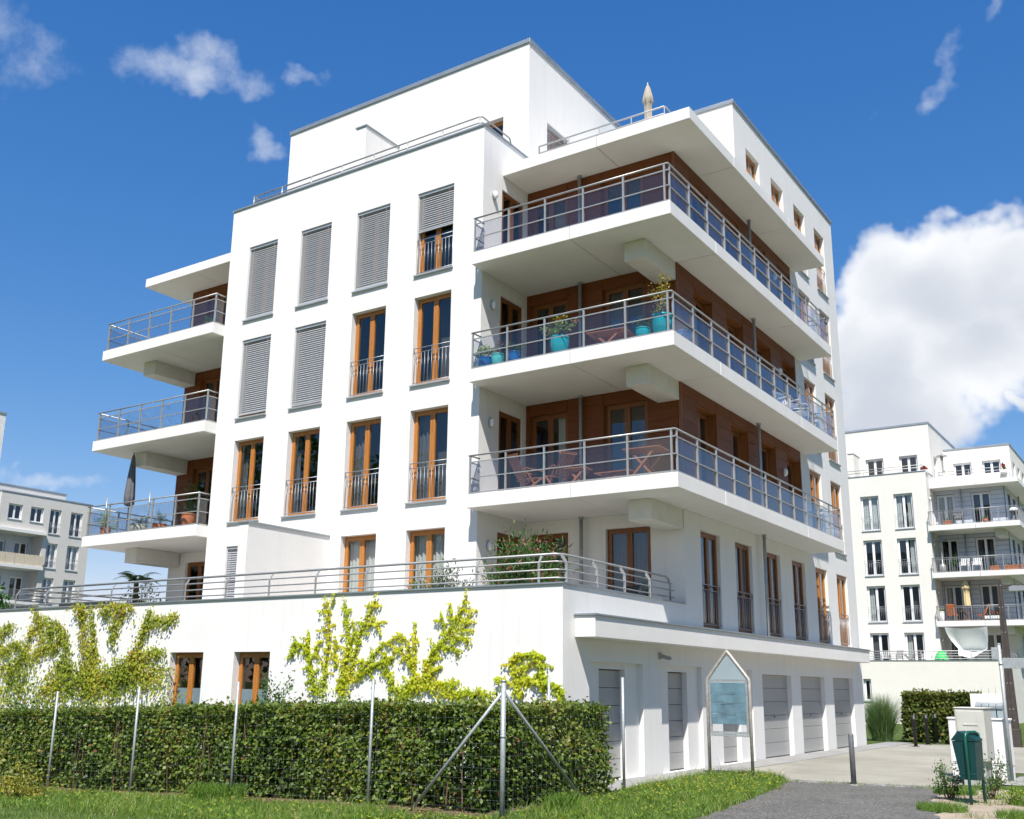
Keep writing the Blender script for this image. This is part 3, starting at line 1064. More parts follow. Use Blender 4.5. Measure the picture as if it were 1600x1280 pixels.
    for k, o in enumerate(lops):
        window(root, FRL, *o, frame=st['frame_shade'], d=0.10, rail=False, sill=False, room=2.2)
    if main:
        for f in (2, 3, 4):
            cladding(root, FRL, [(0.02, XW - 3.34), (XW - 2.2, XW - 1.2)], rows(f), [], CLAD, True)
            cladding(root, FRL, [(XW - 3.34, XW - 2.2), (XW - 1.2, XW - 0.12)], [AZ[f][1] + 0.03, rows(f)[-1]], [], CLAD, True)
    wall('wall', Frame(XA0 - XW, 0, -90), -YE, -YR, -0.3, 14.566, [], PL, root)
    # balconies
    yend = 10.95
    for f in (2, 3, 4):
        balcony(root, lambda x: x, ZF[f], st['glass'], yend)
        if main:
            balcony(root, lambda x: XA0 - x, ZF[f], True, yend)
    # roof slabs over the top balconies
    for mx in ((lambda x: x), (lambda x: XA0 - x)):
        z1, z0 = 14.566, 14.274
        for (xa, xb, ya, yb) in ((0.002, 2.692, 0.852, YR + 4.2), (2.706, 5.117, 0.852, 3.55), (2.706, 5.117, 3.564, 7.65), (2.706, 5.117, 7.664, 10.92)):
            p, q = sorted((mx(xa), mx(xb)))
            if ya > 3 and True:
                p, q = sorted((mx(XW - 1.2), mx(xb)))
            MB().cbox(p, q, ya, yb, z0, z1, 0.007).obj('roof_slab', 'slab_paint', root)
    # railing on the right roof terrace
    rr = empty('roof_railing', (0, 0, 0), 0, root)
    if not main:
        MB().box(0.02, 4.6, 1.25, 1.45, 14.57, 15.02).obj('parapet', PL, root)
    ro = 0.0 if main else 0.45
    for z in (15.47, 15.27):
        MB().tube([(0.43, 1.9, z - 0.35), (0.43, 1.9, z), (4.0, 1.9, z), (4.05, 1.95, z), (4.05, 6.2, z)], 0.02, 8).obj('rail', 'steel_rail', rr)
    for i in range(5):
        x = 0.43 + 3.6 * i / 4
        MB().bar((x, 1.9, 14.566), (x, 1.9, 15.47), 0.017, 8).obj('railing_post', 'steel_rail', rr)
    # beams under the slabs, slender columns
    for f in (2, 3, 4):
        for mx in ((lambda x: x), (lambda x: XA0 - x)):
            p, q = sorted((mx(3.62), mx(4.152)))
            MB().cbox(p, q, 0.42, YR - 0.035, ZF[f] - TH - 0.44, ZF[f] - TH - 0.001, 0.008).obj('beam', 'beam_concrete', root)
    for f in (1, 2, 3, 4):
        top = ZF[f + 1] - (0.292 if f == 4 else TH)
        for (x, y) in ((1.64, 1.90), (4.335, 6.63)):
            m = MB().bar((x, y, ZF[f] + (0.03 if f > 1 else 0.0)), (x, y, top - 0.05), 0.042, 12)
            m.bar((x, y, top - 0.05), (x, y, top), 0.06, 12)
            m.obj('column', 'steel_grey', root)
    # penthouse
    wp = (-1.98, -0.83, 14.62, 16.84)
    PH = Frame(0, YR, 0)
    phops = [wp] if main else [wp, (-4.15, -2.995, 14.62, 16.84), (-7.3, -6.6, 14.62, 16.5)]
    wall('wall', PH, XA0, 0, 14.566, 18.84, phops, PL, root)
    for o in phops:
        window(root, PH, *o, frame=FRM if main else FRM, rail=False)
    phs = Frame(0, 0, 90)
    sops = [(3.0, 4.16, 14.62, 16.88)] if main else [(3.0, 4.16, 14.62, 16.88), (5.6, 6.3, 16.4, 17.6)]
    wall('wall', phs, YR, YE, 14.566, 18.84, sops, PL, root)
    for o in sops:
        window(root, phs, *o, frame=FRM, rail=False, blind=0.05 if main else None)
    wall('wall', Frame(XA0, 0, -90), -YE, -YR, 14.566, 18.84, [], PL, root)
    MB().cbox(XA0 - 0.04, 0.04, YR - 0.04, YE + 0.04, 18.84, 18.98, 0.01).obj('coping', 'zinc', root)
    # right wing of the penthouse
    bo = [(7.13 + 2.09 * k, 8.22 + 2.09 * k, 14.6, 16.80, 0.17) for k in range(4)]
    wall('wall', FB, 6.227, YE, 14.566, 17.76, bo, PL, root)
    for o in bo:
        window(root, FB, *o[:4], frame=FRM, rail=True, d=0.13, curtain=st['B'].get((5, 0)))
    wops = [] if main else [(0.6, 1.75, 14.62, 16.84), (2.4, 3.55, 14.62, 16.84)]
    wall('wall', Frame(0, 6.227, 0), 0, XW, 14.566, 17.76, wops, PL, root)
    for o in wops:
        window(root, Frame(0, 6.227, 0), *o, frame=FRM, rail=False)
    MB().cbox(0.042, XW + 0.04, 6.227 - 0.04, YE + 0.04, 17.76, 17.88, 0.01).obj('coping', 'zinc', root)
    # screen walls dividing the terraces
    m = MB().box(-4.90, -4.54, 0.60, YR - 0.002, 14.6, 17.02)
    m.obj('screen_wall', PL, root)
    MB().box(-4.93, -4.51, 0.57, YR - 0.003, 17.02, 17.06).obj('coping', 'zinc', root)
    if main:
        MB().box(-4.84, -4.54, -2.69, -0.002, ZF[1], 5.22).obj('screen_wall', PL, root)
        MB().box(-4.87, -4.51, -2.72, -0.003, 5.22, 5.255).obj('coping', 'zinc', root)
    # plinth with the terrace on top
    XPL = -24.0 if main else -14.0
    pops = [(-6.225, -5.11, 0.55, 2.28), (-4.115, -3.01, 0.55, 2.28)] if main else [(-3.9, -3.45, 1.05, 2.35)]
    wall('wall', FP, XPL, XW, -0.9, ZT - 0.03, pops, PL, root)
    for o in pops:
        window(root, FP, *o, frame=FRM, rail=False, curtain=('curtain', ((0.06, 0.94, -0.0),)) if False else None, sashes=2 if main else 1)
        if main:
            MB().box(o[0] + 0.1, o[1] - 0.1, YT + 0.19, YT + 0.195, o[2] + 0.1, o[2] + 0.95).obj('frosted_pane', 'sign_plate', root)
    MB().box(XPL, XW - 0.001, YT + 0.001, YE - 0.01, ZF[1] - 0.12, ZF[1] - 0.004).obj('terrace_deck', 'terrace_floor', root)
    m = MB()
    m.box(XPL, XW + 0.03, YT - 0.035, YT + 0.28, ZT - 0.03, ZT)
    m.box(XW - 0.28, XW + 0.03, YT + 0.28, 1.95, ZT - 0.03, ZT)
    m.obj('coping', 'zinc', root)
    m = MB()
    m.box(XPL, XW - 0.25, YT + 0.24, YT + 0.25, ZF[1], ZT - 0.03)
    m.box(XW - 0.25, XW - 0.24, YT + 0.24, YR - 0.04, ZF[1], ZT - 0.03)
    m.obj('parapet', PL, root)
    wall('wall', FB, YT, YR, ZF[1], ZT - 0.03, [], PL, root)
    # ground floor of the long side
    gar = [(-2.28, -0.12, -0.01, 2.105, 0.10), (0.69, 2.76, -0.01, 2.11, 0.10), (3.58, 5.80, -0.01, 2.11, 0.10),
           (6.50, 8.66, -0.01, 2.02, 0.13), (9.44, 11.56, -0.01, 2.02, 0.13), (12.40, 14.45, -0.01, 2.02, 0.13)]
    if main:
        wall('wall', FB, YT, YE + 0.06, -0.3, ZF[1], gar, PL, root)
        cache = {}

        def garage_door(s0, s1, dep, h):
            o = empty('garage_door', FB.at(s0, dep, 0), FB.r, root)
            w = s1 - s0
            n = 6
            for i in range(n):
                k = round(w, 3), round(h, 3)
                if k not in cache:
                    cache[k] = MB().cbox(0.004, w - 0.004, 0, 0.04, 0.004, h / n - 0.004, 0.006).data('door_panel', 'garage_panel')
                put('door_panel', cache[k], o, (0, random.uniform(-0.001, 0.001), 0.02 + i * h / n))
            MB().lathe([(0.022, 0), (0.022, 0.012), (0.008, 0.02)], (0, 0, 0), 12).obj('lock', 'black_metal', o)
            o.children[-1].location, o.children[-1].rotation_euler = (0.12 if w < 1.5 else w / 2, -0.001, 0.98), (R(90), 0, 0)
            MB().box(0, w, 0.004, 0.05, -0.005, 0.02).obj('threshold', 'dark_plastic', o)
            MB().box(0.001, w - 0.001, 0.045, 0.06, 0.0, h + 0.03).obj('backing', 'dark_plastic', o)
            return o
        for (a, b, c, d, e) in gar[:3]:
            ia, ib = a + 0.53, b - 0.58
            wall('wall', Frame(XW - e, 0, 90), a, b, -0.01, d, [(ia, ib, -0.005, 1.985, 0.12)], PL, root)
            garage_door(ia, ib, e + 0.115, 1.95)
        for (a, b, c, d, e) in gar[3:]:
            garage_door(a, b, e - 0.01, 2.0)
        MB().cbox(XW + 0.001, XW + 0.414, -2.80, 15.06, 2.505, 2.885, 0.008).obj('canopy', 'slab_paint', root)
        MB().box(XW + 0.001, XW + 0.445, -2.83, 15.09, 2.885, 2.915).obj('flashing', 'zinc', root)
        l = MB().cbox(XW + 0.001, XW + 0.04, 0.60, 0.70, 2.22, 2.36, 0.01).prism([(0.03, 2.33), (0.24, 2.27), (0.26, 2.22), (0.22, 2.20), (0.03, 2.26)], lambda p, t: (XW + p[0], 0.61 + 0.08 * t, p[1]))
        l.obj('garage_lamp', 'steel_rail', root)
    else:
        wall('wall', FB, YT, YE, -0.3, ZF[1], [], PL, root)
    # terrace railing
    tr = empty('terrace_railing', (0, 0, 0), 0, root)
    yb, xb = YT + 0.06, XW - 0.05
    zs = [(3.965, 0.022, 0.10), (3.825, 0.013, 0.045), (3.675, 0.013, 0.0), (3.53, 0.013, 0.0)]
    xl = -12.84
    for z, r, inn in zs:
        pts = [(xl + inn, 0.5, z), (xl + inn, yb + inn, z), (xb - 0.12 - inn, yb + inn, z), (xb - inn, yb + 0.14 + inn, z), (xb - inn, 1.35, z)]
        if r > 0.02:
            pts += [(xb - inn, 1.47, z - 0.03), (xb - inn, 1.56, z - 0.14), (xb - inn, 1.57, ZT)]
        else:
            pts[-1] = (xb - inn, 1.55, z)
        MB().tube(pts, r, 8).obj('rail', 'steel_rail', tr)
    posts = [(-12.84 + 1.372 * i, yb, 0) for i in range(13)]
    for (x, y, _) in posts:
        MB().rbar((x, y, ZT - 0.005), (x, y, 3.80), 0.045, 0.012, (0, 1, 0)).rbar((x, y, 3.80), (x, y + 0.10, 3.955), 0.045, 0.012, (0, 1, 0)).obj('railing_post', 'steel_rail', tr)
    for y in (-3.0, -1.88, -0.755, 0.37):
        MB().rbar((xb, y, ZT - 0.005), (xb, y, 3.80), 0.012, 0.055, (1, 0, 0)).rbar((xb, y, 3.80), (xb - 0.10, y, 3.955), 0.012, 0.055, (1, 0, 0)).obj('railing_post', 'steel_rail', tr)


ROOT = thing('apartment_building', 'white apartment block with orange window frames, wrap-round glass balconies and brown panels', 'building')
GREYS = ('curtain_grey', ((0.05, 0.5, 0.0),))
apartment_house(ROOT, dict(
    main=True, plaster='plaster', frame='frame_wood', frame_shade='frame_wood_shade_brown', clad='wood_cladding', glass=True,
    A={(4, 0): dict(blind=0.02, rail=False), (4, 1): dict(blind=0.02, rail=False), (4, 2): dict(blind=0.02, rail=False), (4, 3): dict(blind=0.52),
       (3, 0): dict(blind=0.04, rail=False), (3, 1): dict(blind=0.03, rail=False), (3, 2): dict(), (3, 3): dict(),
       (2, 0): dict(curtain=('curtain_grey', ((0.06, 0.2, 0.0),))), (2, 1): dict(curtain=('curtain_grey', ((0.06, 0.17, 0.0),))), (2, 2): dict(curtain=GREYS), (2, 3): dict(curtain=GREYS),
       (1, 0): dict(blind=0.02, rail=False), (1, 2): dict(curtain=CU['f']), (1, 3): dict(curtain=CU['f'])},
    R={2: CU['r'], 3: None, 5: CU['gl']}, B={(1, 0): CU['gb'], (1, 1): CU['gf'], (1, 2): CU['gf'], (1, 3): CU['gf'], (1, 4): CU['f'], (1, 5): CU['f'], (2, 4): CU['f'], (2, 5): CU['f'], (5, 0): CU['f']}))

ROOT2 = thing('apartment_building', 'cream white apartment block with white window frames and barred balconies beyond the driveway', 'building', (-0.06, 49.2, 0))
apartment_house(ROOT2, dict(
    main=False, plaster='plaster_cream', frame='frame_white', frame_shade='frame_white', clad='white_boards', glass=False,
    A={(4, 2): dict(curtain=CU['f']), (4, 3): dict(curtain=CU['b']), (3, 2): dict(), (3, 3): dict(curtain=CU['r']), (2, 2): dict(curtain=CU['l']), (2, 3): dict(), (1, 2): dict(curtain=CU['gl']), (1, 3): dict(curtain=CU['l'])},
    R={2: CU['l'], 5: CU['gb'], 6: CU['f']}, B={(4, 0): CU['f'], (3, 0): CU['b']}))

# ------------------------------------------------------------------ ground
def gz(x, y):
    """gentle fall of the lawn towards the left"""
    return -0.036 * max(0.0, 3.2 - x) if x > -12 else -0.036 * 15.2


def ground():
    m, nt, out = nodes_of('ground_lawn')
    N, L = nt.nodes.new, nt.links.new
    p = N('ShaderNodeBsdfPrincipled')
    p.inputs['Roughness'].default_value = 0.95
    p.inputs['Specular IOR Level'].default_value = 0.1
    geo = N('ShaderNodeNewGeometry')
    n1 = N('ShaderNodeTexNoise')
    n1.inputs['Scale'].default_value = 1.4
    n1.inputs['Detail'].default_value = 8
    n1.inputs['Roughness'].default_value = 0.65
    L(geo.outputs['Position'], n1.inputs['Vector'])
    cr = N('ShaderNodeValToRGB')
    e = cr.color_ramp.elements
    e[0].position, e[0].color = 0.36, (0.045, 0.075, 0.018, 1)
    e[1].position, e[1].color = 0.66, (0.10, 0.135, 0.035, 1)
    L(n1.outputs['Fac'], cr.inputs[0])
    L(cr.outputs[0], p.inputs['Base Color'])
    nb = N('ShaderNodeTexNoise')
    nb.inputs['Scale'].default_value = 40
    nb.inputs['Detail'].default_value = 6
    L(geo.outputs['Position'], nb.inputs['Vector'])
    b = N('ShaderNodeBump')
    b.inputs['Strength'].default_value = 0.6
    b.inputs['Distance'].default_value = 0.03
    L(nb.outputs['Fac'], b.inputs['Height'])
    L(b.outputs[0], p.inputs['Normal'])
    L(p.outputs[0], out.inputs[0])
    xs = [-900, -300, -120, -60, -30, -16] + [-12 + 0.5 * i for i in range(44)] + [10, 10.5, 12, 16, 30, 60, 120, 300, 900]
    ys = [-900, -300, -100, -40, -25] + [-18 + 0.75 * i for i in range(24)] + [0.5, 6, 20, 60, 120, 300, 900]
    V = [(x, y, gz(x, y) - 0.012) for y in ys for x in xs]
    nx = len(xs)
    F = [(j * nx + i, j * nx + i + 1, (j + 1) * nx + i + 1, (j + 1) * nx + i) for j in range(len(ys) - 1) for i in range(nx - 1)]
    mb = MB().add(V, F)
    o = mb.obj('ground', 'ground_lawn')
    tag(o, kind='structure')


ground()


def surface_mat(name, c1, c2, speck, scale, sscale, bump, crack=0.0):
    m, nt, out = nodes_of(name)
    N, L = nt.nodes.new, nt.links.new
    p = N('ShaderNodeBsdfPrincipled')
    p.inputs['Roughness'].default_value = 0.9
    p.inputs['Specular IOR Level'].default_value = 0.25
    geo = N('ShaderNodeNewGeometry')
    n1 = N('ShaderNodeTexNoise')
    n1.inputs['Scale'].default_value = scale
    n1.inputs['Detail'].default_value = 8
    n1.inputs['Roughness'].default_value = 0.62
    L(geo.outputs['Position'], n1.inputs['Vector'])
    mr = N('ShaderNodeMapRange')
    mr.inputs['From Min'].default_value = 0.32
    mr.inputs['From Max'].default_value = 0.68
    L(n1.outputs['Fac'], mr.inputs['Value'])
    mx = N('ShaderNodeMix')
    mx.data_type = 'RGBA'
    L(mr.outputs[0], mx.inputs['Factor'])
    mx.inputs['A'].default_value = (*c1, 1)
    mx.inputs['B'].default_value = (*c2, 1)
    vo = N('ShaderNodeTexVoronoi')
    vo.inputs['Scale'].default_value = sscale
    L(geo.outputs['Position'], vo.inputs['Vector'])
    sp = N('ShaderNodeMapRange')
    L(vo.outputs['Color'], sp.inputs['Value'])
    sp.inputs['From Min'].default_value = 0.55
    sp.inputs['From Max'].default_value = 1.0
    sp.inputs['To Max'].default_value = 0.75
    m2 = N('ShaderNodeMix')
    m2.data_type = 'RGBA'
    L(sp.outputs[0], m2.inputs['Factor'])
    L(mx.outputs['Result'], m2.inputs['A'])
    m2.inputs['B'].default_value = (*speck, 1)
    L(m2.outputs['Result'], p.inputs['Base Color'])
    b = N('ShaderNodeBump')
    b.inputs['Strength'].default_value = bump
    b.inputs['Distance'].default_value = 0.008
    L(vo.outputs['Distance'], b.inputs['Height'])
    L(b.outputs[0], p.inputs['Normal'])
    L(p.outputs[0], out.inputs[0])


surface_mat('asphalt', (0.078, 0.077, 0.071), (0.118, 0.116, 0.107), (0.30, 0.295, 0.27), 1.3, 42, 0.8)
surface_mat('drive_concrete', (0.235, 0.226, 0.19), (0.36, 0.345, 0.295), (0.22, 0.21, 0.18), 0.45, 45, 0.35)
surface_mat('paving_grey', (0.25, 0.25, 0.245), (0.32, 0.315, 0.305), (0.22, 0.22, 0.21), 1.2, 60, 0.25)
surface_mat('sand', (0.30, 0.245, 0.185), (0.40, 0.335, 0.26), (0.26, 0.21, 0.16), 2.5, 120, 0.4)
surface_mat('bare_soil', (0.11, 0.075, 0.05), (0.20, 0.145, 0.10), (0.08, 0.055, 0.035), 3.5, 60, 0.8)


def wobble(poly, step, amp, seed):
    rnd = random.Random(seed)
    out = []
    k = len(poly)
    for i in range(k):
        a, b = Vector(poly[i]), Vector(poly[(i + 1) % k])
        n = max(1, int((b - a).length / step))
        for j in range(n):
            p = a.lerp(b, j / n)
            out.append((p.x + rnd.uniform(-amp, amp), p.y + rnd.uniform(-amp, amp)))
    return out


def sheet(name, poly, z, material, seed=1, step=0.25, amp=0.0, thick=0.0):
    pl = wobble(poly, step, amp, seed) if amp > 0 else poly
    bm = MB()
    if thick:
        bm.prism(pl, lambda p, t: (p[0], p[1], z - thick + t * thick))
    else:
        bm.add([(x, y, z) for x, y in pl], [tuple(range(len(pl)))])
    o = bm.obj(name, material)
    return tag(o, kind='structure')


# asphalt foot path between the lawn and the waste ground, concrete yard, grey strip before the garages
sheet('path', [(7.9, -30), (7.75, -9), (7.62, -6), (7.47, -4.5), (7.2, -2.5), (6.85, -0.2), (6.62, 0.80), (7.5, 1.0), (9.2, 1.3), (9.8, -1.7), (10.15, -3.5), (10.3, -6), (10.6, -12), (11.2, -30)], 0.004, 'asphalt', 3, 0.3, 0.05)
sheet('yard', [(4.95, -0.8), (4.97, 1.6), (5.6, 2.12), (6.2, 1.8), (6.62, 0.86), (7.5, 1.06), (9.2, 1.36), (9.35, 2.6), (9.0, 4.0), (9.0, 6.4), (12, 6.6), (40, 8), (40, 17), (12, 17), (8.6, 18.2), (7.2, 18.4), (6.4, 18.2), (5.0, 17.4), (4.95, 16.6)], 0.0, 'drive_concrete', 5, 0.5, 0.015)
# grey paving slabs along the garage wall, each a slab with a joint
sg = empty('garage_paving')
tag(sg, kind='structure')
sl = MB().cbox(0.004, 0.786, 0.004, 0.98, -0.05, 0.012, 0.004).data('paving_slab', 'paving_grey')
for i in range(22):
    put('paving_slab', sl, sg, (XW + 0.01, -3.6 + 0.985 * i, random.uniform(-0.003, 0.003)))
# cobbled edge between asphalt and yard
ce = empty('cobble_edge')
tag(ce, kind='structure')
mat('cobble_a', (0.15, 0.145, 0.135), 0.85, var=0.2, vscale=12, bump=0.2)
mat('cobble_b', (0.23, 0.225, 0.21), 0.85, var=0.2, vscale=12, bump=0.2)
cbm = [MB().cbox(-0.05, 0.05, -0.05, 0.05, -0.06, 0.014, 0.014).data('cobble', mt) for mt in ('cobble_a', 'cobble_b')]
rnd = random.Random(8)
for r_ in range(3):
    for i in range(26):
        t = i / 25
        x = 6.7 + 2.45 * t
        y = 0.93 + 0.44 * t + 0.105 * r_ - 0.02
        put('cobble', cbm[rnd.random() < 0.4], ce, (x + rnd.uniform(-.008, .008) + 0.05 * (r_ % 2), y, rnd.uniform(-0.004, 0.004)), 0.18 + rnd.uniform(-.1, .1))
# sandy waste ground on the right, bare soil under the hedge and fence
sheet('sandy_ground', [(9.5, -0.4), (9.9, -2.2), (10.25, -4.2), (10.5, -7), (12.5, -8), (14.5, -4), (15, 1), (12, 3.2), (10.3, 2.2), (9.6, 1.0)], 0.006, 'sand', 9, 0.3, 0.12)
sheet('pavement', [(9.9, 3.0), (12.5, 3.4), (30, 4), (30, 6.9), (12, 6.5), (9.9, 5.6)], 0.005, 'paving_grey', 10, 0.6, 0.02)

# ------------------------------------------------------------------ vegetation
def lump(x, y, z):
    return (np.sin(x * 2.1 + 1.3) * np.cos(z * 2.7 + y) + 0.6 * np.sin(x * 5.3 + z * 4.1 + y * 3.3) + 0.4 * np.sin(x * 11.0 - z * 9.0 + y * 7)) / 2.0


def hedge_leaves(boxes, dens, size, amp, seed_tint=0.0):
    """Leaves over the skin of boxes (x0,x1,y0,y1,h,faces): each face letter x/X/y/Y/T, going some way in."""
    Ps, Ds, Ns, T = [], [], [], []
    for (x0, x1, y0, y1, h, faces) in boxes:
        for fc in faces:
            if fc in 'xX':
                n = int((y1 - y0) * h * dens)
            elif fc in 'yY':
                n = int((x1 - x0) * h * dens)
            else:
                n = int((x1 - x0) * (y1 - y0) * dens)
            x = RNG.uniform(x0, x1, n)
            y = RNG.uniform(y0, y1, n)
            z = RNG.uniform(0.04, h, n)
            dep = RNG.exponential(0.085, n)
            dep = np.where(RNG.random(n) < 0.22, RNG.uniform(0, 0.4, n), dep)
            nx = np.zeros((n, 3))
            bul = amp * lump(x, y, z)
            thin = RNG.random(n)
            keep = np.ones(n, bool)
            clump = lump(x * 1.7 + 2, y * 1.1, z * 2.3) + 0.5 * lump(x * 4.3, y * 3.1 + 1, z * 5.0)
            if fc in 'yX':
                dep = dep + np.clip(clump - 0.15, 0, 1) * 0.30
            if fc == 'y':
                y = y0 - bul + dep
                nx[:, 1] = -1
                keep = thin > np.clip(0.55 - z * 0.9, 0, 0.5) * (lump(x * 1.3, y, z * 2) > 0.1)
            elif fc == 'Y':
                y = y1 + bul - dep
                nx[:, 1] = 1
            elif fc == 'X':
                x = x1 + bul - dep
                nx[:, 0] = 1
            elif fc == 'x':
                x = x0 - bul + dep
                nx[:, 0] = -1
            else:
                z = h + bul * 0.6 - dep * 0.7 + np.where(RNG.random(n) < 0.10, RNG.uniform(0, 0.13, n) * (lump(x * 2.7, y * 3, x) > -0.1), 0)
                nx[:, 2] = 1
            if fc in 'yYxX':
                pull = np.clip(z / h, 0, 1) ** 7 * 0.16
                x = x - nx[:, 0] * pull
                y = y - nx[:, 1] * pull
            if x1 > 5:
                endp = np.clip((x - (x1 - 0.25)) / 0.25, 0, 1) * np.clip((-6.85 - y) / 0.25, 0, 1)
                y = y + endp * 0.12
            rnd = RNG.normal(0, 1, (n, 3))
            nn = unit(nx * 1.0 + rnd * 0.55 + np.array([[0, 0, 0.45]]))
            dd = unit(RNG.normal(0, 1, (n, 3)) + nx * 0.7 + np.array([[0, 0, -0.35]]))
            g = np.array([gz(a, b) for a, b in zip(x, y)])
            p = np.stack([x, y, z + g], 1)
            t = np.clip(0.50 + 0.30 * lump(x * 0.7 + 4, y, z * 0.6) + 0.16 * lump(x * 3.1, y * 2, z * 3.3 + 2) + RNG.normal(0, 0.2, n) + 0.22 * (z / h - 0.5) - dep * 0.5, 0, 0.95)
            t = np.where(RNG.random(n) < 0.012 + 0.07 * (lump(x * 1.9 + 7, y, z * 2.1) > 0.62), 1.0, t)
            Ps.append(p[keep]); Ds.append(dd[keep]); Ns.append(nn[keep]); T.append(t[keep])
    P = np.concatenate(Ps)
    n = len(P)
    return P, np.concatenate(Ds), np.concatenate(Ns), RNG.uniform(size * 0.5, size * 1.3, n), np.concatenate(T)


def stems(name, pts, parent, material='twig'):
    m = MB()
    for (a, b, r) in pts:
        mid = [(a[i] + b[i]) / 2 + random.uniform(-0.05, 0.05) for i in range(3)]
        m.tube([a, mid, b], r, 4, False, 0.5)
    return m.obj(name, material, parent)


HB = [(-16.0, 5.2, -7.05, -6.25, 1.36, 'yT'), (4.35, 5.15, -6.25, -3.42, 1.34, 'XTY')]
hedge = thing('hedge', 'long clipped green hedge behind the wire fence at the foot of the white wall', 'hedge', (0, -6.6, 0))
hedge.location = (0, 0, 0)
nearb = [(-7.2, 5.2, -7.05, -6.25, 1.36, 'yT'), (4.35, 5.18, -7.05, -3.42, 1.35, 'XT'), (4.35, 5.15, -6.25, -3.42, 1.35, 'Yx'), (-7.2, 4.4, -6.95, -6.35, 1.25, 'Yy')]
P, D, N_, S_, T_ = hedge_leaves(nearb, 2100, 0.064, 0.13)
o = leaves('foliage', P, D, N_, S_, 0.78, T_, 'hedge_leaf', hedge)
o['kind'] = 'stuff'
P, D, N_, S_, T_ = hedge_leaves([(-18.0, -7.2, -7.05, -6.25, 1.36, 'yT')], 330, 0.13, 0.09)
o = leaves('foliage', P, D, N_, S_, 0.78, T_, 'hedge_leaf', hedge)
o['kind'] = 'stuff'
st_ = []
for i in range(260):
    x = random.uniform(-8, 5.0)
    y = random.uniform(-7.04, -6.3)
    st_.append(((x, y, gz(x, y) - 0.03), (x + random.uniform(-.25, .25), y + random.uniform(-.1, .1), gz(x, y) + random.uniform(0.8, 1.3)), random.uniform(0.006, 0.014)))
for i in range(60):
    x, y = random.uniform(4.45, 5.05), random.uniform(-6.9, -3.5)
    st_.append(((x, y, -0.03), (x + random.uniform(-.1, .1), y + random.uniform(-.25, .25), random.uniform(0.8, 1.3)), random.uniform(0.006, 0.014)))
o = stems('branches', st_, hedge)
o['kind'] = 'stuff'

hb = thing('hedge', 'short clipped hedge behind the three dark bollards across the yard', 'hedge')
P, D, N_, S_, T_ = hedge_leaves([(4.55, 7.0, 18.75, 19.9, 1.6, 'yTXxY'), (4.7, 6.9, 19.0, 19.6, 1.5, 'yYx')], 900, 0.11, 0.07)
o = leaves('foliage', P, D, N_, S_, 0.78, T_, 'hedge2_leaf', hb)
o['kind'] = 'stuff'
sh_ = [((x, 19.2 + random.uniform(-.3, .3), -0.02), (x + random.uniform(-.2, .2), 19.2, 1.3), 0.012) for x in [4.7 + 0.12 * i for i in range(19)]]
o = stems('branches', sh_, hb)
o['kind'] = 'stuff'
lo = [(random.uniform(4.6, 6.9), random.uniform(19.0, 19.4), random.uniform(1.6, 1.85)) for _ in range(70)]
hb2 = thing('hedge', 'clipped hedge behind the dark lamp post at the right edge', 'hedge')
P, D, N_, S_, T_ = hedge_leaves([(8.7, 15.0, 21.0, 22.0, 1.62, 'yTxY')], 600, 0.12, 0.07)
o = leaves('foliage', P, D, N_, S_, 0.78, T_, 'hedge2_leaf', hb2)
o['kind'] = 'stuff'

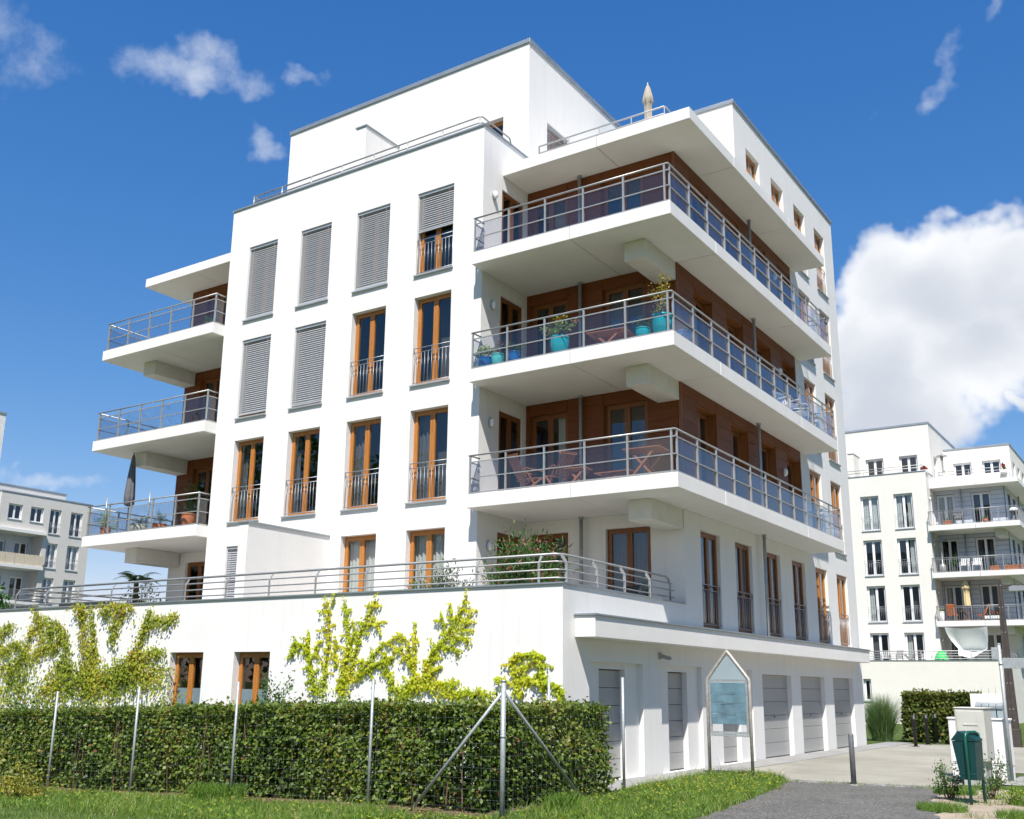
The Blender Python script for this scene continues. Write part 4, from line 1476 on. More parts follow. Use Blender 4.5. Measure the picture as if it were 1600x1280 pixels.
# --- climbers on the plinth wall
VINES = {'left': [[(-12.72, 1.13), (-12.55, 1.96), (-12.02, 2.3), (-11.71, 3.08)], [(-13.27, 2.76), (-12.97, 3.03), (-12.62, 3.06)], [(-13.18, 2.35), (-12.67, 2.5), (-12.09, 2.62)], [(-12.02, 1.14), (-11.91, 1.82), (-11.84, 2.3)], [(-11.64, 3.37), (-11.43, 2.97), (-11.17, 2.54)], [(-10.36, 1.17), (-10.22, 2.06), (-10.15, 2.53), (-10.38, 2.91), (-11.28, 3.24)], [(-9.19, 1.2), (-9.32, 2.29), (-9.6, 2.99), (-9.76, 3.42)], [(-9.9, 3.40), (-9.3, 3.38)], [(-8.9, 3.40), (-8.3, 3.36), (-7.75, 3.40)], [(-8.92, 1.38), (-9.05, 2.51), (-9.33, 3.22)], [(-8.31, 2.6), (-8.39, 3.05), (-8.05, 3.23)], [(-8.39, 1.3), (-7.84, 1.92), (-7.41, 2.37), (-7.2, 2.85), (-7.05, 3.29)], [(-7.15, 2.98), (-6.61, 3.08), (-6.07, 3.13)], [(-7.91, 1.92), (-7.25, 2.28), (-6.37, 2.36)], [(-8.17, 1.75), (-7.34, 1.93), (-6.3, 1.89)], [(-7.45, 1.75), (-6.74, 1.67), (-6.17, 1.42)], [(-11.34, 1.16), (-10.76, 1.54), (-9.65, 1.55), (-8.43, 1.57), (-7.44, 1.66)], [(-10.53, 2.01), (-9.54, 1.83), (-8.48, 1.83), (-7.64, 2.01)], [(-11.66, 2.25), (-11.18, 2.39), (-10.96, 2.53)], [(-12.83, 2.01), (-12.34, 1.81), (-12.1, 1.52)], [(-11.04, 2.92), (-10.68, 2.34), (-10.45, 2.81)]],
         'mid': [[(-1.42, 1.47), (-1.31, 2.44), (-1.36, 3.07), (-1.44, 3.39)], [(-0.94, 1.48), (-0.77, 2.43), (-0.95, 3.37)], [(-0.72, 1.7), (-0.48, 2.65), (-0.06, 3.38)], [(-0.44, 2.82), (-0.14, 2.8), (0.14, 2.85)], [(-0.34, 3.17), (0.01, 3.16)], [(-0.49, 1.83), (0.05, 2.38), (0.6, 2.61)], [(-1.61, 1.47), (-1.93, 2.4), (-2.33, 2.49), (-2.33, 2.18)], [(-0.6, 1.74), (-0.04, 2.04), (0.4, 2.17)], [(-0.88, 1.39), (-0.85, 1.82), (-0.82, 2.26)], [(-1.28, 3.25), (-1.2, 3.42)], [(-0.93, 3.1), (-0.75, 3.1)], [(-1.36, 3.07), (-1.61, 3.1)], [(-1.39, 2.71), (-1.64, 2.71)], [(-0.76, 2.83), (-0.5, 2.85)], [(-0.76, 2.3), (-0.61, 2.74)], [(-1.47, 2.08), (-1.74, 2.35), (-1.5, 2.49)], [(-1.86, 2.31), (-1.9, 2.72)], [(-1.1, 2.0), (-1.14, 2.57)]],
         'right': [[(0.77, 1.42), (0.96, 1.92), (0.73, 2.29)], [(1.29, 1.76), (1.38, 2.25), (1.78, 2.7), (1.98, 3.02), (2.13, 3.39)], [(1.88, 2.82), (2.29, 2.81)], [(1.84, 2.67), (2.25, 2.65)], [(1.74, 2.53), (2.25, 2.48)], [(1.53, 2.37), (2.0, 2.28)], [(1.63, 2.62), (1.51, 3.03)], [(1.78, 2.86), (1.72, 3.15)], [(2.06, 3.02), (2.34, 3.01)], [(0.93, 2.08), (0.9, 2.8)], [(0.85, 2.0), (0.51, 2.34), (0.22, 2.42)], [(0.55, 1.42), (0.25, 1.91), (0.17, 2.25)], [(1.18, 1.84), (1.23, 2.08), (1.38, 2.29)], [(0.6, 1.58), (1.19, 1.63), (1.66, 1.68), (1.92, 1.72)], [(1.56, 1.52), (2.12, 1.53), (2.72, 1.5)], [(0.78, 2.42), (0.49, 2.63)], [(0.97, 1.67), (1.34, 1.88), (1.55, 2.0)]],
         'corner': [[(3.29, 1.51), (3.19, 1.93), (3.09, 2.16), (3.56, 2.24), (3.8, 2.16)], [(3.56, 2.22), (3.75, 2.01), (3.78, 1.59)], [(3.33, 1.77), (3.84, 1.74), (4.12, 1.67), (4.15, 1.37)], [(3.0, 1.73), (2.81, 1.79)], [(3.24, 1.93), (3.47, 2.01)]]}
VN = {'left': ('broad yellow green creeper covering the wall left of the ground floor windows', 0.10, 120, 0.082, 'vine_leaf'),
      'mid': ('bright yellow creeper fanning up the middle of the white wall', 0.026, 130, 0.062, 'vine_leaf_yellow'),
      'right': ('yellow creeper leaning right up to the terrace railing', 0.026, 130, 0.062, 'vine_leaf_yellow'),
      'corner': ('small arching creeper beside the wall corner above the hedge end', 0.03, 140, 0.07, 'vine_leaf_yellow')}


def smooth_line(pts, step):
    out = []
    for i in range(len(pts) - 1):
        a, b = np.array(pts[i]), np.array(pts[i + 1])
        n = max(2, int(np.linalg.norm(b - a) / step))
        for k in range(n):
            out.append(a + (b - a) * k / n)
    out.append(np.array(pts[-1]))
    o = np.array(out)
    for _ in range(6):
        q = o.copy()
        q[1:-1] = (o[:-2] + o[1:-1] * 2 + o[2:]) / 4
        o = q
    return o


for key, (lab, wid, dens, size, mt) in VN.items():
    v = thing('climbing_vine', lab, 'creeper', group='creepers on the plinth wall')
    P, D, Nn, S_, T = [], [], [], [], []
    sm = MB()
    lines = [(ln_, False) for ln_ in VINES[key]]
    if key != 'left':
        # feathery side shoots, alternating left and right, tips bending down
        for ln_ in VINES[key]:
            sl_ = smooth_line(ln_, 0.05)
            for q in range(4, len(sl_) - 2, 3):
                tg = sl_[min(q + 1, len(sl_) - 1)] - sl_[q - 1]
                tg = tg / max(np.linalg.norm(tg), 1e-6)
                sd = 1 if (q // 3) % 2 else -1
                dr = np.array([-tg[1], tg[0]]) * sd + tg * 0.6
                dr = dr / np.linalg.norm(dr)
                ll = random.uniform(0.10, 0.34) * (1.1 - 0.6 * q / len(sl_))
                p0 = sl_[q]
                lines.append(([tuple(p0), tuple(p0 + dr * ll * 0.55 + [0, 0.02]), tuple(p0 + dr * ll + [0, -0.05])], True))
    for line, shoot in lines:
        ln = smooth_line(line, 0.05)
        L = np.linalg.norm(np.diff(ln, axis=0), axis=1).sum()
        sm.tube([(p[0] + random.uniform(-.01, .01), YT - 0.018, p[1]) for p in ln[::3]] if len(ln) > 5 else [(p[0], YT - 0.018, p[1]) for p in ln], 0.010, 5, False, 0.4)
        n = int(L * 105) + 2 if shoot else int(L * dens * (2.6 if key == 'left' else 1.25 + 1.3 * (np.mean(ln[:, 1]) < 2.2)))
        i = RNG.integers(0, len(ln), n)
        tpr = 1.0 - 0.6 * (i / len(ln))
        base = ln[i]
        off = RNG.normal(0, 1, (n, 2)) * (0.014 if shoot else wid) * tpr[:, None]
        # side shoots: short rows of leaves at a right angle, as on the yellow climbers
        tan = np.gradient(ln, axis=0)[i]
        tan /= np.maximum(np.linalg.norm(tan, axis=1, keepdims=True), 1e-6)
        perp = np.stack([-tan[:, 1], tan[:, 0]], 1)
        if key != 'left' and not shoot:
            sgn = np.where(RNG.random(n) < 0.5, 1, -1)
            run = np.abs(RNG.normal(0, 0.05, n)) * tpr * (np.sin(i * 0.9) > 0.35)
            off = off * 0.5 + perp * (sgn * run)[:, None] + np.stack([np.zeros(n), -run * 0.15], 1)
        x = base[:, 0] + off[:, 0]
        z = base[:, 1] + off[:, 1]
        # fuller towards the foot
        low = (0.0 if shoot else 1.0) * np.clip(((2.5 if key == 'left' else 2.0) - z) / 0.8, 0, 1) * {'left': 1.0, 'corner': 0.25}.get(key, 0.75)
        x = x + RNG.normal(0, 0.30 if key == 'left' else 0.20, n) * low
        z = z + RNG.normal(0, 0.17 if key == 'left' else 0.10, n) * low
        if key == 'left':
            ragged = 1 + 1.2 * np.sin(base[:, 0] * 7 + base[:, 1] * 9) * RNG.random(n)
            x = x + RNG.normal(0, 0.05, n) * ragged
            z = z - np.abs(RNG.normal(0, 0.08, n)) * ragged
        z = np.minimum(z, 3.52)
        x = np.minimum(x, XW + 0.03)
        out = np.abs(RNG.normal(0, 0.035, n)) * (2.0 if key == 'left' else 1.2) + 0.012
        P.append(np.stack([x, np.full(n, YT) - out - (z > ZT - 0.12) * 0.05, z], 1))
        D.append(np.stack([RNG.normal(0, 0.55, n) + off[:, 0] * 1.5, RNG.normal(-0.12, 0.2, n), RNG.normal(-0.75, 0.35, n)], 1))
        Nn.append(np.stack([RNG.normal(0, 0.35, n), -np.ones(n), RNG.normal(0.35, 0.3, n)], 1))
        S_.append(RNG.uniform(size * 0.6, size * 1.2, n) * (0.6 + 0.4 * tpr))
        patch = np.sin(x * 3.1 + z * 2.3) * 0.16
        T.append(np.clip(RNG.normal(0.45, 0.2, n) + patch + 0.1 * (z - 2), 0, 0.96) + (RNG.random(n) < (0.035 if key == 'left' else 0.01)) * 0.5)
    sm.obj('stem', 'twig', v)
    o = leaves('foliage', np.concatenate(P), np.concatenate(D), np.concatenate(Nn), np.concatenate(S_), 0.85, np.clip(np.concatenate(T), 0, 1), mt, v)
    o['kind'] = 'stuff'


def bush(name, label, cat, c, rad, n, size, material, group=None, width=0.5, up=0.3, stem=True, hollow=0.35, petals=None, blob=0.35):
    """Free-growing shrub: twigs with leaves clustered round them."""
    t = thing(name, label, cat, group=group)
    foliage_on(t, c, rad, n, size, material, width, up, stem, petals)
    return t


def foliage_on(t, c, rad, n, size, material, width=0.5, up=0.3, stem=True, petals=None, base=None):
    k = max(6, n // 45)
    u = unit(RNG.normal(0, 1, (k, 3)))
    rr = RNG.uniform(0.35, 1.0, (k, 1)) ** 0.6
    tips = np.array(c) + u * rr * np.array(rad)
    root = np.array(base if base is not None else (c[0], c[1], c[2] - rad[2]))
    m = MB()
    P, D, T = [], [], []
    per = max(4, n // k)
    for q in range(k):
        mid = root + (tips[q] - root) * 0.5 + np.array([0, 0, rad[2] * 0.15])
        if stem:
            m.tube([tuple(root + RNG.normal(0, 0.02, 3) * [1, 1, 0]), tuple(mid), tuple(tips[q])], 0.006 + 0.004 * rad[2], 4, False, 0.4)
        s = RNG.uniform(0.35, 1.05, per)[:, None]
        p = np.where(s < .5, root + (mid - root) * s * 2, mid + (tips[q] - mid) * (s - .5) * 2)
        p = p + RNG.normal(0, 1, (per, 3)) * np.array(rad) * 0.13
        P.append(p)
        D.append(unit(tips[q] - root + np.zeros((per, 3))) * up + RNG.normal(0, 0.5, (per, 3)))
        T.append(np.clip(RNG.normal(0.45, 0.2, per) + RNG.normal(0, 0.12), 0, 1))
    P, D, T = np.concatenate(P), np.concatenate(D), np.concatenate(T)
    Nn = RNG.normal(0, 0.6, P.shape) + np.array([[0, -0.2, 0.8]])
    o = leaves('foliage', P, D, Nn, RNG.uniform(size * .65, size * 1.2, len(P)), width, T, material, t)
    o['kind'] = 'stuff'
    if stem:
        m.obj('stem', 'twig', t)
    if petals:
        mt, cnt, ps = petals
        i = RNG.integers(0, k, cnt)
        pp = tips[i] + RNG.normal(0, 0.05, (cnt, 3)) * np.array(rad)
        o = leaves('blossom', pp, RNG.normal(0, 1, (cnt, 3)), RNG.normal(0, 1, (cnt, 3)), RNG.uniform(ps * .6, ps * 1.2, cnt), 0.9, RNG.random(cnt), mt, t)
        o['kind'] = 'stuff'


bush('shrub', 'dark leafy shrub rising behind the hedge under the middle yellow creeper', 'shrub', (-1.95, -4.0, 1.30), (0.55, 0.4, 0.75), 900, 0.085, 'leaf_green')
bush('shrub', 'thin upright shrub behind the hedge right of the middle creeper', 'shrub', (0.12, -4.0, 1.35), (0.28, 0.25, 0.75), 260, 0.085, 'leaf_green')
bush('shrub', 'low dark shrub behind the hedge at the foot of the broad left creeper', 'shrub', (-10.4, -4.4, 1.0), (0.7, 0.4, 0.8), 500, 0.10, 'leaf_green')

# --- lawn
def in_grass(x, y):
    edge = np.interp(y, [-14, -9, -6, -4.5, -2.5, -0.2, 0.8, 1.6, 2.15], [7.8, 7.72, 7.6, 7.45, 7.18, 6.83, 6.6, 6.2, 5.7])
    left = np.interp(y, [-14, -7.32, -7.3, -3.1, -2.0, -0.9, 1.6, 2.15], [-30, -30, 5.45, 5.15, 4.98, 4.98, 5.0, 5.5])
    return (x < edge + RNG.normal(0, 0.06, len(x))) & (x > left) & (y < 2.12)


def scatter(x0, x1, y0, y1, n):
    x, y = RNG.uniform(x0, x1, n), RNG.uniform(y0, y1, n)
    k = in_grass(x, y)
    x, y = x[k], y[k]
    z = np.array([gz(a, b) for a, b in zip(x, y)]) - 0.012
    return np.stack([x, y, z], 1)


PG = np.concatenate([scatter(-7, 6.8, -9.8, -7.33, 52000), scatter(4.9, 7.8, -7.6, 2.15, 38000), scatter(-12, 7.9, -14, -9.8, 16000)])
soilstrip = (PG[:, 1] > -7.60 + 0.13 * np.sin(PG[:, 0] * 2.3) + 0.10 * np.sin(PG[:, 0] * 5.1 + 1)) & (PG[:, 1] < -6) & (PG[:, 0] < 5.4)
PG = PG[~(soilstrip & (RNG.random(len(PG)) < 0.92))]
n = len(PG)
patch = 0.5 + 0.5 * np.sin(PG[:, 0] * 1.7 + np.sin(PG[:, 1] * 1.3) * 2)
tall = np.exp(-((PG[:, 0] - 5.6) ** 2 / 0.8 + (PG[:, 1] - 0.6) ** 2 / 2.5))
H = RNG.gamma(5, 0.014, n) * (0.75 + 0.5 * patch) * (1 + 0.9 * tall) + 0.015
tint = np.clip(RNG.normal(0.5, 0.22, n) + 0.22 * (patch - 0.5), 0, 0.93)
tint = np.where(RNG.random(n) < 0.09, RNG.uniform(0.93, 1.0, n), tint)
lawn = blades('lawn_grass', PG, H, H * RNG.uniform(0.2, 1.1, n), RNG.uniform(0.0022, 0.0045, n), tint, 'grass_blade')
tag(lawn, 'short green lawn grass in front of the fence and round the info board', 'grass', kind='stuff')
# small yellow flowers
fp = np.concatenate([scatter(-6, 6.8, -9.3, -7.4, 800), scatter(5.0, 7.3, -5.5, 2.1, 700)])
w8 = np.exp(-((fp[:, 0] - 5.9) ** 2 / 1.2 + (fp[:, 1] + 0.6) ** 2 / 5)) + 0.25
fp = fp[RNG.random(len(fp)) < w8]
fp[:, 2] += RNG.uniform(0.06, 0.17, len(fp))
rep = np.repeat(fp, 5, 0)
ang = np.tile(np.arange(5) * 2 * np.pi / 5, len(fp))
D = np.stack([np.cos(ang), np.sin(ang), np.full(len(ang), 0.25)], 1)
o = leaves('lawn_flowers', rep, D, np.tile([[0, -0.35, 1.0]], (len(rep), 1)), 0.016, 0.8, RNG.random(len(rep)), 'petal_yellow')
tag(o, 'tiny yellow flowers scattered through the lawn', 'flowers', kind='stuff')
wp_ = np.concatenate([scatter(-6.5, 6.8, -9.6, -7.5, 700), scatter(5.0, 7.3, -7, 2.0, 420)])
wp_ = np.repeat(wp_, 7, 0)
nw = len(wp_)
aw = RNG.uniform(0, 2 * np.pi, nw)
o = leaves('lawn_weeds', wp_ + np.array([0, 0, 0.02]), np.stack([np.cos(aw), np.sin(aw), RNG.uniform(0.25, 0.9, nw)], 1), np.tile([[0, 0, 1.0]], (nw, 1)), RNG.uniform(0.05, 0.12, nw), 0.38, RNG.random(nw), 'leaf_lime')
tag(o, 'broad-leaved weeds dotted through the lawn', 'weeds', kind='stuff')
# bare soil strip under hedge and fence, dry leaves
strip = [(-18, -7.42)] + [(-18 + 0.5 * i, -7.40 + 0.07 * math.sin(i * 1.7) + 0.05 * math.sin(i * 0.6)) for i in range(1, 47)] + [(5.5, -7.3), (5.55, -6.0), (5.35, -3.2), (4.2, -3.3), (4.2, -6.0), (-18, -6.0)]
mb = MB()
gy = [-7.72, -7.1, -6.5, -6.0]
vs, fs = [], []
nx_ = 60
for j, yy in enumerate(gy):
    for i in range(nx_ + 1):
        x = -18 + 23.45 * i / nx_
        y = yy + (0.06 * math.sin(i * 1.7) + 0.06 * math.sin(i * 0.6) if j == 0 else 0)
        vs.append((x, y, gz(x, y) - 0.004))
for j in range(len(gy) - 1):
    for i in range(nx_):
        a = j * (nx_ + 1) + i
        fs.append((a, a + 1, a + nx_ + 2, a + nx_ + 1))
mb.add(vs, fs)
mb.add([(4.3, -6.0, -0.004), (5.45, -6.0, -0.004), (5.3, -3.2, -0.004), (4.3, -3.2, -0.004)], [(0, 1, 2, 3)])
tag(mb.obj('soil_bed', 'bare_soil'), kind='structure')
n = 1500
x = RNG.uniform(-7, 5.5, n)
y = -7.36 + RNG.normal(0, 0.17, n)
z = np.array([gz(a, b) for a, b in zip(x, y)]) + 0.006
o = leaves('leaf_litter', np.stack([x, y, z], 1), RNG.normal(0, 1, (n, 3)) * [1, 1, 0.15], np.tile([[0, 0, 1.0]], (n, 1)) + RNG.normal(0, .3, (n, 3)), RNG.uniform(0.03, 0.06, n), 0.7, RNG.random(n), 'dry_leaf')
tag(o, 'dry brown leaves on the soil under the fence', 'leaves', kind='stuff')


def tuft(name, label, cat, c, r, n, h, material, wid=0.004, lean=0.6, group=None):
    a = RNG.uniform(0, 2 * np.pi, n)
    q = np.sqrt(RNG.random(n)) * r
    P = np.stack([c[0] + np.cos(a) * q, c[1] + np.sin(a) * q, np.full(n, c[2])], 1)
    H = RNG.uniform(0.55, 1.1, n) * h
    t = thing(name, label, cat, group=group)
    o = blades('blades', P, H, H * np.abs(RNG.normal(0, lean, n)), RNG.uniform(wid * .7, wid * 1.3, n), np.clip(RNG.normal(.45, .2, n), 0, 1), material, t)
    o['kind'] = 'stuff'
    return t


tuft('grass_tuft', 'lush bright green grass tuft at the foot of a fence post', 'grass', (0.55, -7.5, gz(0.5, 0)), 0.42, 1300, 0.26, 'grass_blade', 0.006)
tuft('grass_tuft', 'leafy green tuft beside the fence brace near the hedge end', 'grass', (5.75, -5.9, 0), 0.25, 500, 0.26, 'grass_blade', 0.006)
tuft('ornamental_grass', 'tall fountain grass clump beside the short hedge', 'grass', (3.75, 19.1, 0), 0.32, 2600, 1.55, 'tall_grass', 0.006, 0.42)
bush('weed', 'dry yellowish weed in the lawn at the lower left corner', 'weed', (-2.75, -8.75, 0.06), (0.75, 0.45, 0.34), 1100, 0.055, 'leaf_gold')
bush('weed', 'bushy green weeds left of the green litter bin', 'weed', (9.72, -0.55, 0.30), (0.30, 0.3, 0.36), 700, 0.05, 'leaf_green')
bush('weed', 'tall leafy weeds behind the green litter bin', 'weed', (10.25, -0.05, 0.36), (0.30, 0.25, 0.46), 600, 0.05, 'leaf_green')
bush('weed', 'pale green weeds right of the green litter bin posts', 'weed', (10.62, -0.7, 0.15), (0.32, 0.3, 0.2), 420, 0.05, 'leaf_lime')
for (x, y, r_, lab) in ((9.95, -2.3, 0.35, 'straw coloured grass beside the path in front of the litter bin'), (11.1, -0.6, 0.5, 'patchy grass right of the litter bin at the picture edge'), (10.9, 1.2, 0.6, 'low grass by the galvanised sign post'), (9.6, 0.5, 0.35, 'green grass at the path corner by the litter bin'), (11.2, -2.6, 0.5, 'sparse grass on the sandy ground at the lower right corner')):
    tuft('grass_tuft', lab, 'grass', (x, y, 0.004), r_, int(2600 * r_), 0.13, 'grass_blade', 0.004)
n = 17000
x, y = RNG.uniform(9.6, 14.5, n), RNG.uniform(-6, 4, n)
k = (np.sin(x * 2.3 + np.sin(y * 1.9) * 1.7) + np.sin(y * 2.7 + x) > 0.25) & (x > np.interp(y, [-6, -3.4, -1.7, 1.3, 2.5, 4], [10.4, 10.2, 9.9, 9.4, 9.45, 9.2]))
x, y = x[k], y[k]
H = RNG.gamma(4, 0.016, len(x))
o = blades('verge_grass', np.stack([x, y, np.full(len(x), 0.002)], 1), H, H * 0.7, RNG.uniform(0.002, 0.0045, len(x)), np.clip(RNG.normal(.55, .28, len(x)), 0, 1), 'grass_blade')
tag(o, 'patchy grass growing on the sandy ground on the right', 'grass', kind='stuff')


# weeds and dry leaves along the joint of path and yard and along the lawn edge
n = 900
t_ = RNG.random(n)
x = 6.55 + 2.7 * t_
y = 0.84 + 0.46 * t_ + RNG.normal(0, 0.05, n)
H = RNG.gamma(3, 0.012, n)
k = np.sin(x * 5.1) + np.sin(x * 11.3 + 1) > -0.2
o = blades('joint_grass', np.stack([x, y, np.full(n, 0.004)], 1)[k], H[k], (H * 0.8)[k], np.full(k.sum(), 0.003), np.clip(RNG.normal(.55, .25, k.sum()), 0, 1), 'grass_blade')
tag(o, 'thin weeds growing in the joint between path and yard', 'weeds', kind='stuff')
n = 420
y = RNG.uniform(-7, 1.0, n)
x = np.interp(y, [-14, -9, -6, -4.5, -2.5, -0.2, 0.8], [7.8, 7.72, 7.6, 7.45, 7.18, 6.83, 6.6]) + np.abs(RNG.normal(0, 0.22, n))
o = leaves('path_litter', np.stack([x, y, np.full(n, 0.010)], 1), RNG.normal(0, 1, (n, 3)) * [1, 1, 0.1], np.tile([[0, 0, 1.0]], (n, 1)) + RNG.normal(0, .2, (n, 3)), RNG.uniform(0.015, 0.04, n), 0.7, RNG.random(n), 'dry_leaf')
tag(o, 'dry leaf crumbs along the edge of the asphalt path', 'leaves', kind='stuff')


def tree(name, label, c, h, rad, n, size, material):
    """Trunk, limbs and leaf clumps through the crown's volume."""
    t = thing(name, label, 'tree')
    m = MB().tube([(c[0], c[1], c[2]), (c[0] + 0.05, c[1], c[2] + h * 0.3), (c[0] - 0.05, c[1] + .05, c[2] + h * 0.62)], 0.16, 8, True, 0.5)
    m.obj('trunk', 'bark', t)
    lm = MB()
    P, D, T = [], [], []
    for q in range(46):
        u = unit(RNG.normal(0, 1, (1, 3)))[0]
        rr = RNG.uniform(0.35, 1.0) ** 0.5
        cc = np.array([c[0], c[1], c[2] + h - rad[2]]) + u * rr * np.array(rad)
        a = np.array([c[0], c[1], c[2] + h * RNG.uniform(0.3, 0.6)])
        lm.tube([tuple(a), tuple((a + cc) / 2 + np.array([0, 0, .2])), tuple(cc)], 0.035, 5, False, 0.25)
        k = n // 46
        P.append(cc + RNG.normal(0, 0.30, (k, 3)) * np.array([1, 1, 0.8]))
        D.append(RNG.normal(0, 1, (k, 3)) + np.array([0, 0, -0.3]))
        T.append(np.clip(RNG.normal(.45, .2, k) + RNG.normal(0, .15), 0, 1))
    lm.obj('limbs', 'bark', t)
    P, D, T = map(np.concatenate, (P, D, T))
    o = leaves('crown', P, D, RNG.normal(0, 1, P.shape) + [0, 0, .6], RNG.uniform(size * .7, size * 1.2, len(P)), 0.6, T, material, t)
    o['kind'] = 'stuff'
    return t


def unseen_tree_belt():
    # unseen trees behind the viewer, added for the lower windows to mirror
    P, D, T = [], [], []
    tr = MB()
    spots = [(-62 + 4.6 * i + random.uniform(-1, 1), -25 + random.uniform(-2.5, 2.5) - (3 if i == 8 else 0), random.uniform(15, 20) - (4 if i == 8 else 0)) for i in range(9)]
    spots += [(34 + random.uniform(-3, 3), -14 + 6.0 * i + random.uniform(-1, 1), random.uniform(13, 18)) for i in range(12)]  # more unseen trees, added to keep sky light off the long side
    for (cx, cy, h) in spots:
        tr.tube([(cx, cy, -0.6), (cx, cy, h * 0.6)], 0.3, 7, True, 0.4)
        for q in range(30):
            u = unit(RNG.normal(0, 1, (1, 3)))[0] * RNG.uniform(0.4, 1) ** 0.5
            cc = np.array([cx, cy, h * 0.6]) + u * np.array([4.0, 4.0, h * 0.42])
            P.append(cc + RNG.normal(0, 0.8, (110, 3)))
            D.append(RNG.normal(0, 1, (110, 3)))
            T.append(np.clip(RNG.normal(.4, .2, 110), 0, 1))
    P, D, T = map(np.concatenate, (P, D, T))
    t = thing('unseen_tree_belt', 'belt of trees added beyond the frame, mirrored in windows and screening sky light', 'trees')
    t['kind'] = 'stuff'
    o = leaves('crowns', P, D, RNG.normal(0, 1, P.shape), RNG.uniform(0.3, 0.5, len(P)), 0.7, T, 'leaf_green', t)
    o['kind'] = 'stuff'
    tr.obj('trunks', 'bark', t)['kind'] = 'stuff'


unseen_tree_belt()
tree('tree', 'green tree whose crown just enters at the left picture edge', (-36.6, 8.0, -0.5), 7.0, (2.2, 2.2, 2.2), 5000, 0.22, 'leaf_green')

# ------------------------------------------------------------------ fence, signs and street furniture
YF = -7.32
fence = thing('wire_fence', 'wire mesh fence on thin galvanised posts with a braced corner post before the hedge', 'fence')
fx_ = [-16.6, -13.4, -10.2, -7.0, -4.12, -1.79, 0.645, 3.43]
for x in fx_:
    z = gz(x, YF)
    MB().bar((x, YF, z - 0.2), (x + random.uniform(-.015, .015), YF, z + 1.72 + random.uniform(-.03, .03)), 0.021, 8).obj('post', 'galvanised', fence)
CP = (5.685, YF)
MB().bar((CP[0], CP[1], -0.2), (CP[0], CP[1], 1.70), 0.034, 12).tube([(CP[0], CP[1], 1.70), (CP[0], CP[1], 1.73)], 0.038, 12).tube([(CP[0], CP[1], 1.0), (CP[0], CP[1], 1.03)], 0.038, 12).obj('corner_post', 'galvanised', fence)
MB().bar((CP[0] - 0.02, CP[1] - .01, 1.56), (4.22, YF - 0.03, 0.0), 0.022, 8).obj('brace', 'galvanised', fence)
MB().bar((CP[0], CP[1] + 0.03, 1.56), (5.33, -4.6, 0.0), 0.022, 8).obj('brace', 'galvanised', fence)
MB().bar((5.10, -2.81, -0.2), (5.10, -2.81, 1.82), 0.026, 10).obj('post', 'galvanised', fence)
MB().bar((4.30, -3.9, -0.2), (4.30, -3.9, 1.80), 0.024, 8).obj('post', 'galvanised', fence)
w = MB()
hz = [0.10, 0.22, 0.34, 0.47, 0.61, 0.76, 0.92, 1.08, 1.24, 1.40]
rw = 0.00042
for z in hz:
    for i in range(len(fx_)):
        xa = fx_[i]
        xb = fx_[i + 1] if i + 1 < len(fx_) else CP[0]
        za, zb = gz(xa, 0) + z, gz(xb, 0) + z
        w.tube([(xa, YF, za), ((xa + xb) / 2, YF + random.uniform(-.01, .01), (za + zb) / 2 - random.uniform(0, .02)), (xb, YF, zb)], rw, 3, False)
    w.tube([(CP[0], CP[1], z), (5.4, -5.1, z - 0.02), (5.10, -2.81, z + 0.05)], rw, 3, False)
x = -8.0
while x < CP[0]:
    z = gz(x, 0)
    w.tube([(x, YF, z + 0.08), (x + random.uniform(-.012, .012), YF, z + 0.7), (x + random.uniform(-.01, .01), YF, z + 1.41)], rw, 3, False)
    x += 0.15
for i in range(30):
    t = i / 30
    px_, py_ = CP[0] + (5.10 - CP[0]) * t, CP[1] + (-2.81 - CP[1]) * t
    b = random.uniform(-.03, .03)
    w.tube([(px_, py_, 0.08), (px_, py_ + b, 0.75), (px_, py_, 1.42)], rw, 3, False)
w.obj('wire_mesh', 'galvanised', fence)

# info board on a pointed tube frame
sg = thing('info_board', 'pointed tubular info board with weathered blue panels on the grass before the garages', 'sign', (5.05, 0.93, 0))
W_ = 0.87
arch = [(0, 0, -0.2), (0, 0, 1.80), (0.02, 0, 1.86)] + [(0.02 + (W_ / 2 - 0.07) * t, 0, 1.86 + 0.46 * t) for t in (0.5, 1.0)] + [(W_ / 2, 0, 2.375)] + [(W_ - 0.02 - (W_ / 2 - 0.07) * t, 0, 1.86 + 0.46 * t) for t in (1.0, 0.5)] + [(W_ - 0.02, 0, 1.86), (W_, 0, 1.80), (W_, 0, -0.2)]
MB().tube(arch, 0.033, 10).obj('tube_frame', 'rusty_tube', sg)
MB().rbar((0.02, 0, 0.775), (W_ - 0.02, 0, 0.775), 0.04, 0.035).obj('cross_bar', 'galvanised', sg)
MB().prism([(0.05, 1.83), (W_ - 0.05, 1.83), (W_ / 2 + 0.03, 2.28), (W_ / 2 - 0.03, 2.28)], lambda p, t: (p[0], -0.012 + 0.02 * t, p[1])).obj('top_plate', 'sign_plate', sg)
MB().ring(0.035, W_ - 0.035, 0.80, 1.82, 0.05, -0.012, 0.012).obj('panel_frame', 'galvanised', sg)
for i in range(4):
    z = 0.985 + 0.198 * i
    MB().cbox(0.075, W_ - 0.075, -0.024, -0.006, z, z + 0.192, 0.003).box(0.28, W_ - 0.30, -0.03, -0.022, z + 0.178, z + 0.19).obj('panel', 'sign_blue', sg)
for i in range(9):
    for xx in (0.055, W_ - 0.055):
        MB().cbox(xx - 0.008, xx + 0.008, -0.02, -0.01, 0.86 + 0.115 * i, 0.876 + 0.115 * i, 0.002).obj('rivet', 'steel_grey', sg)

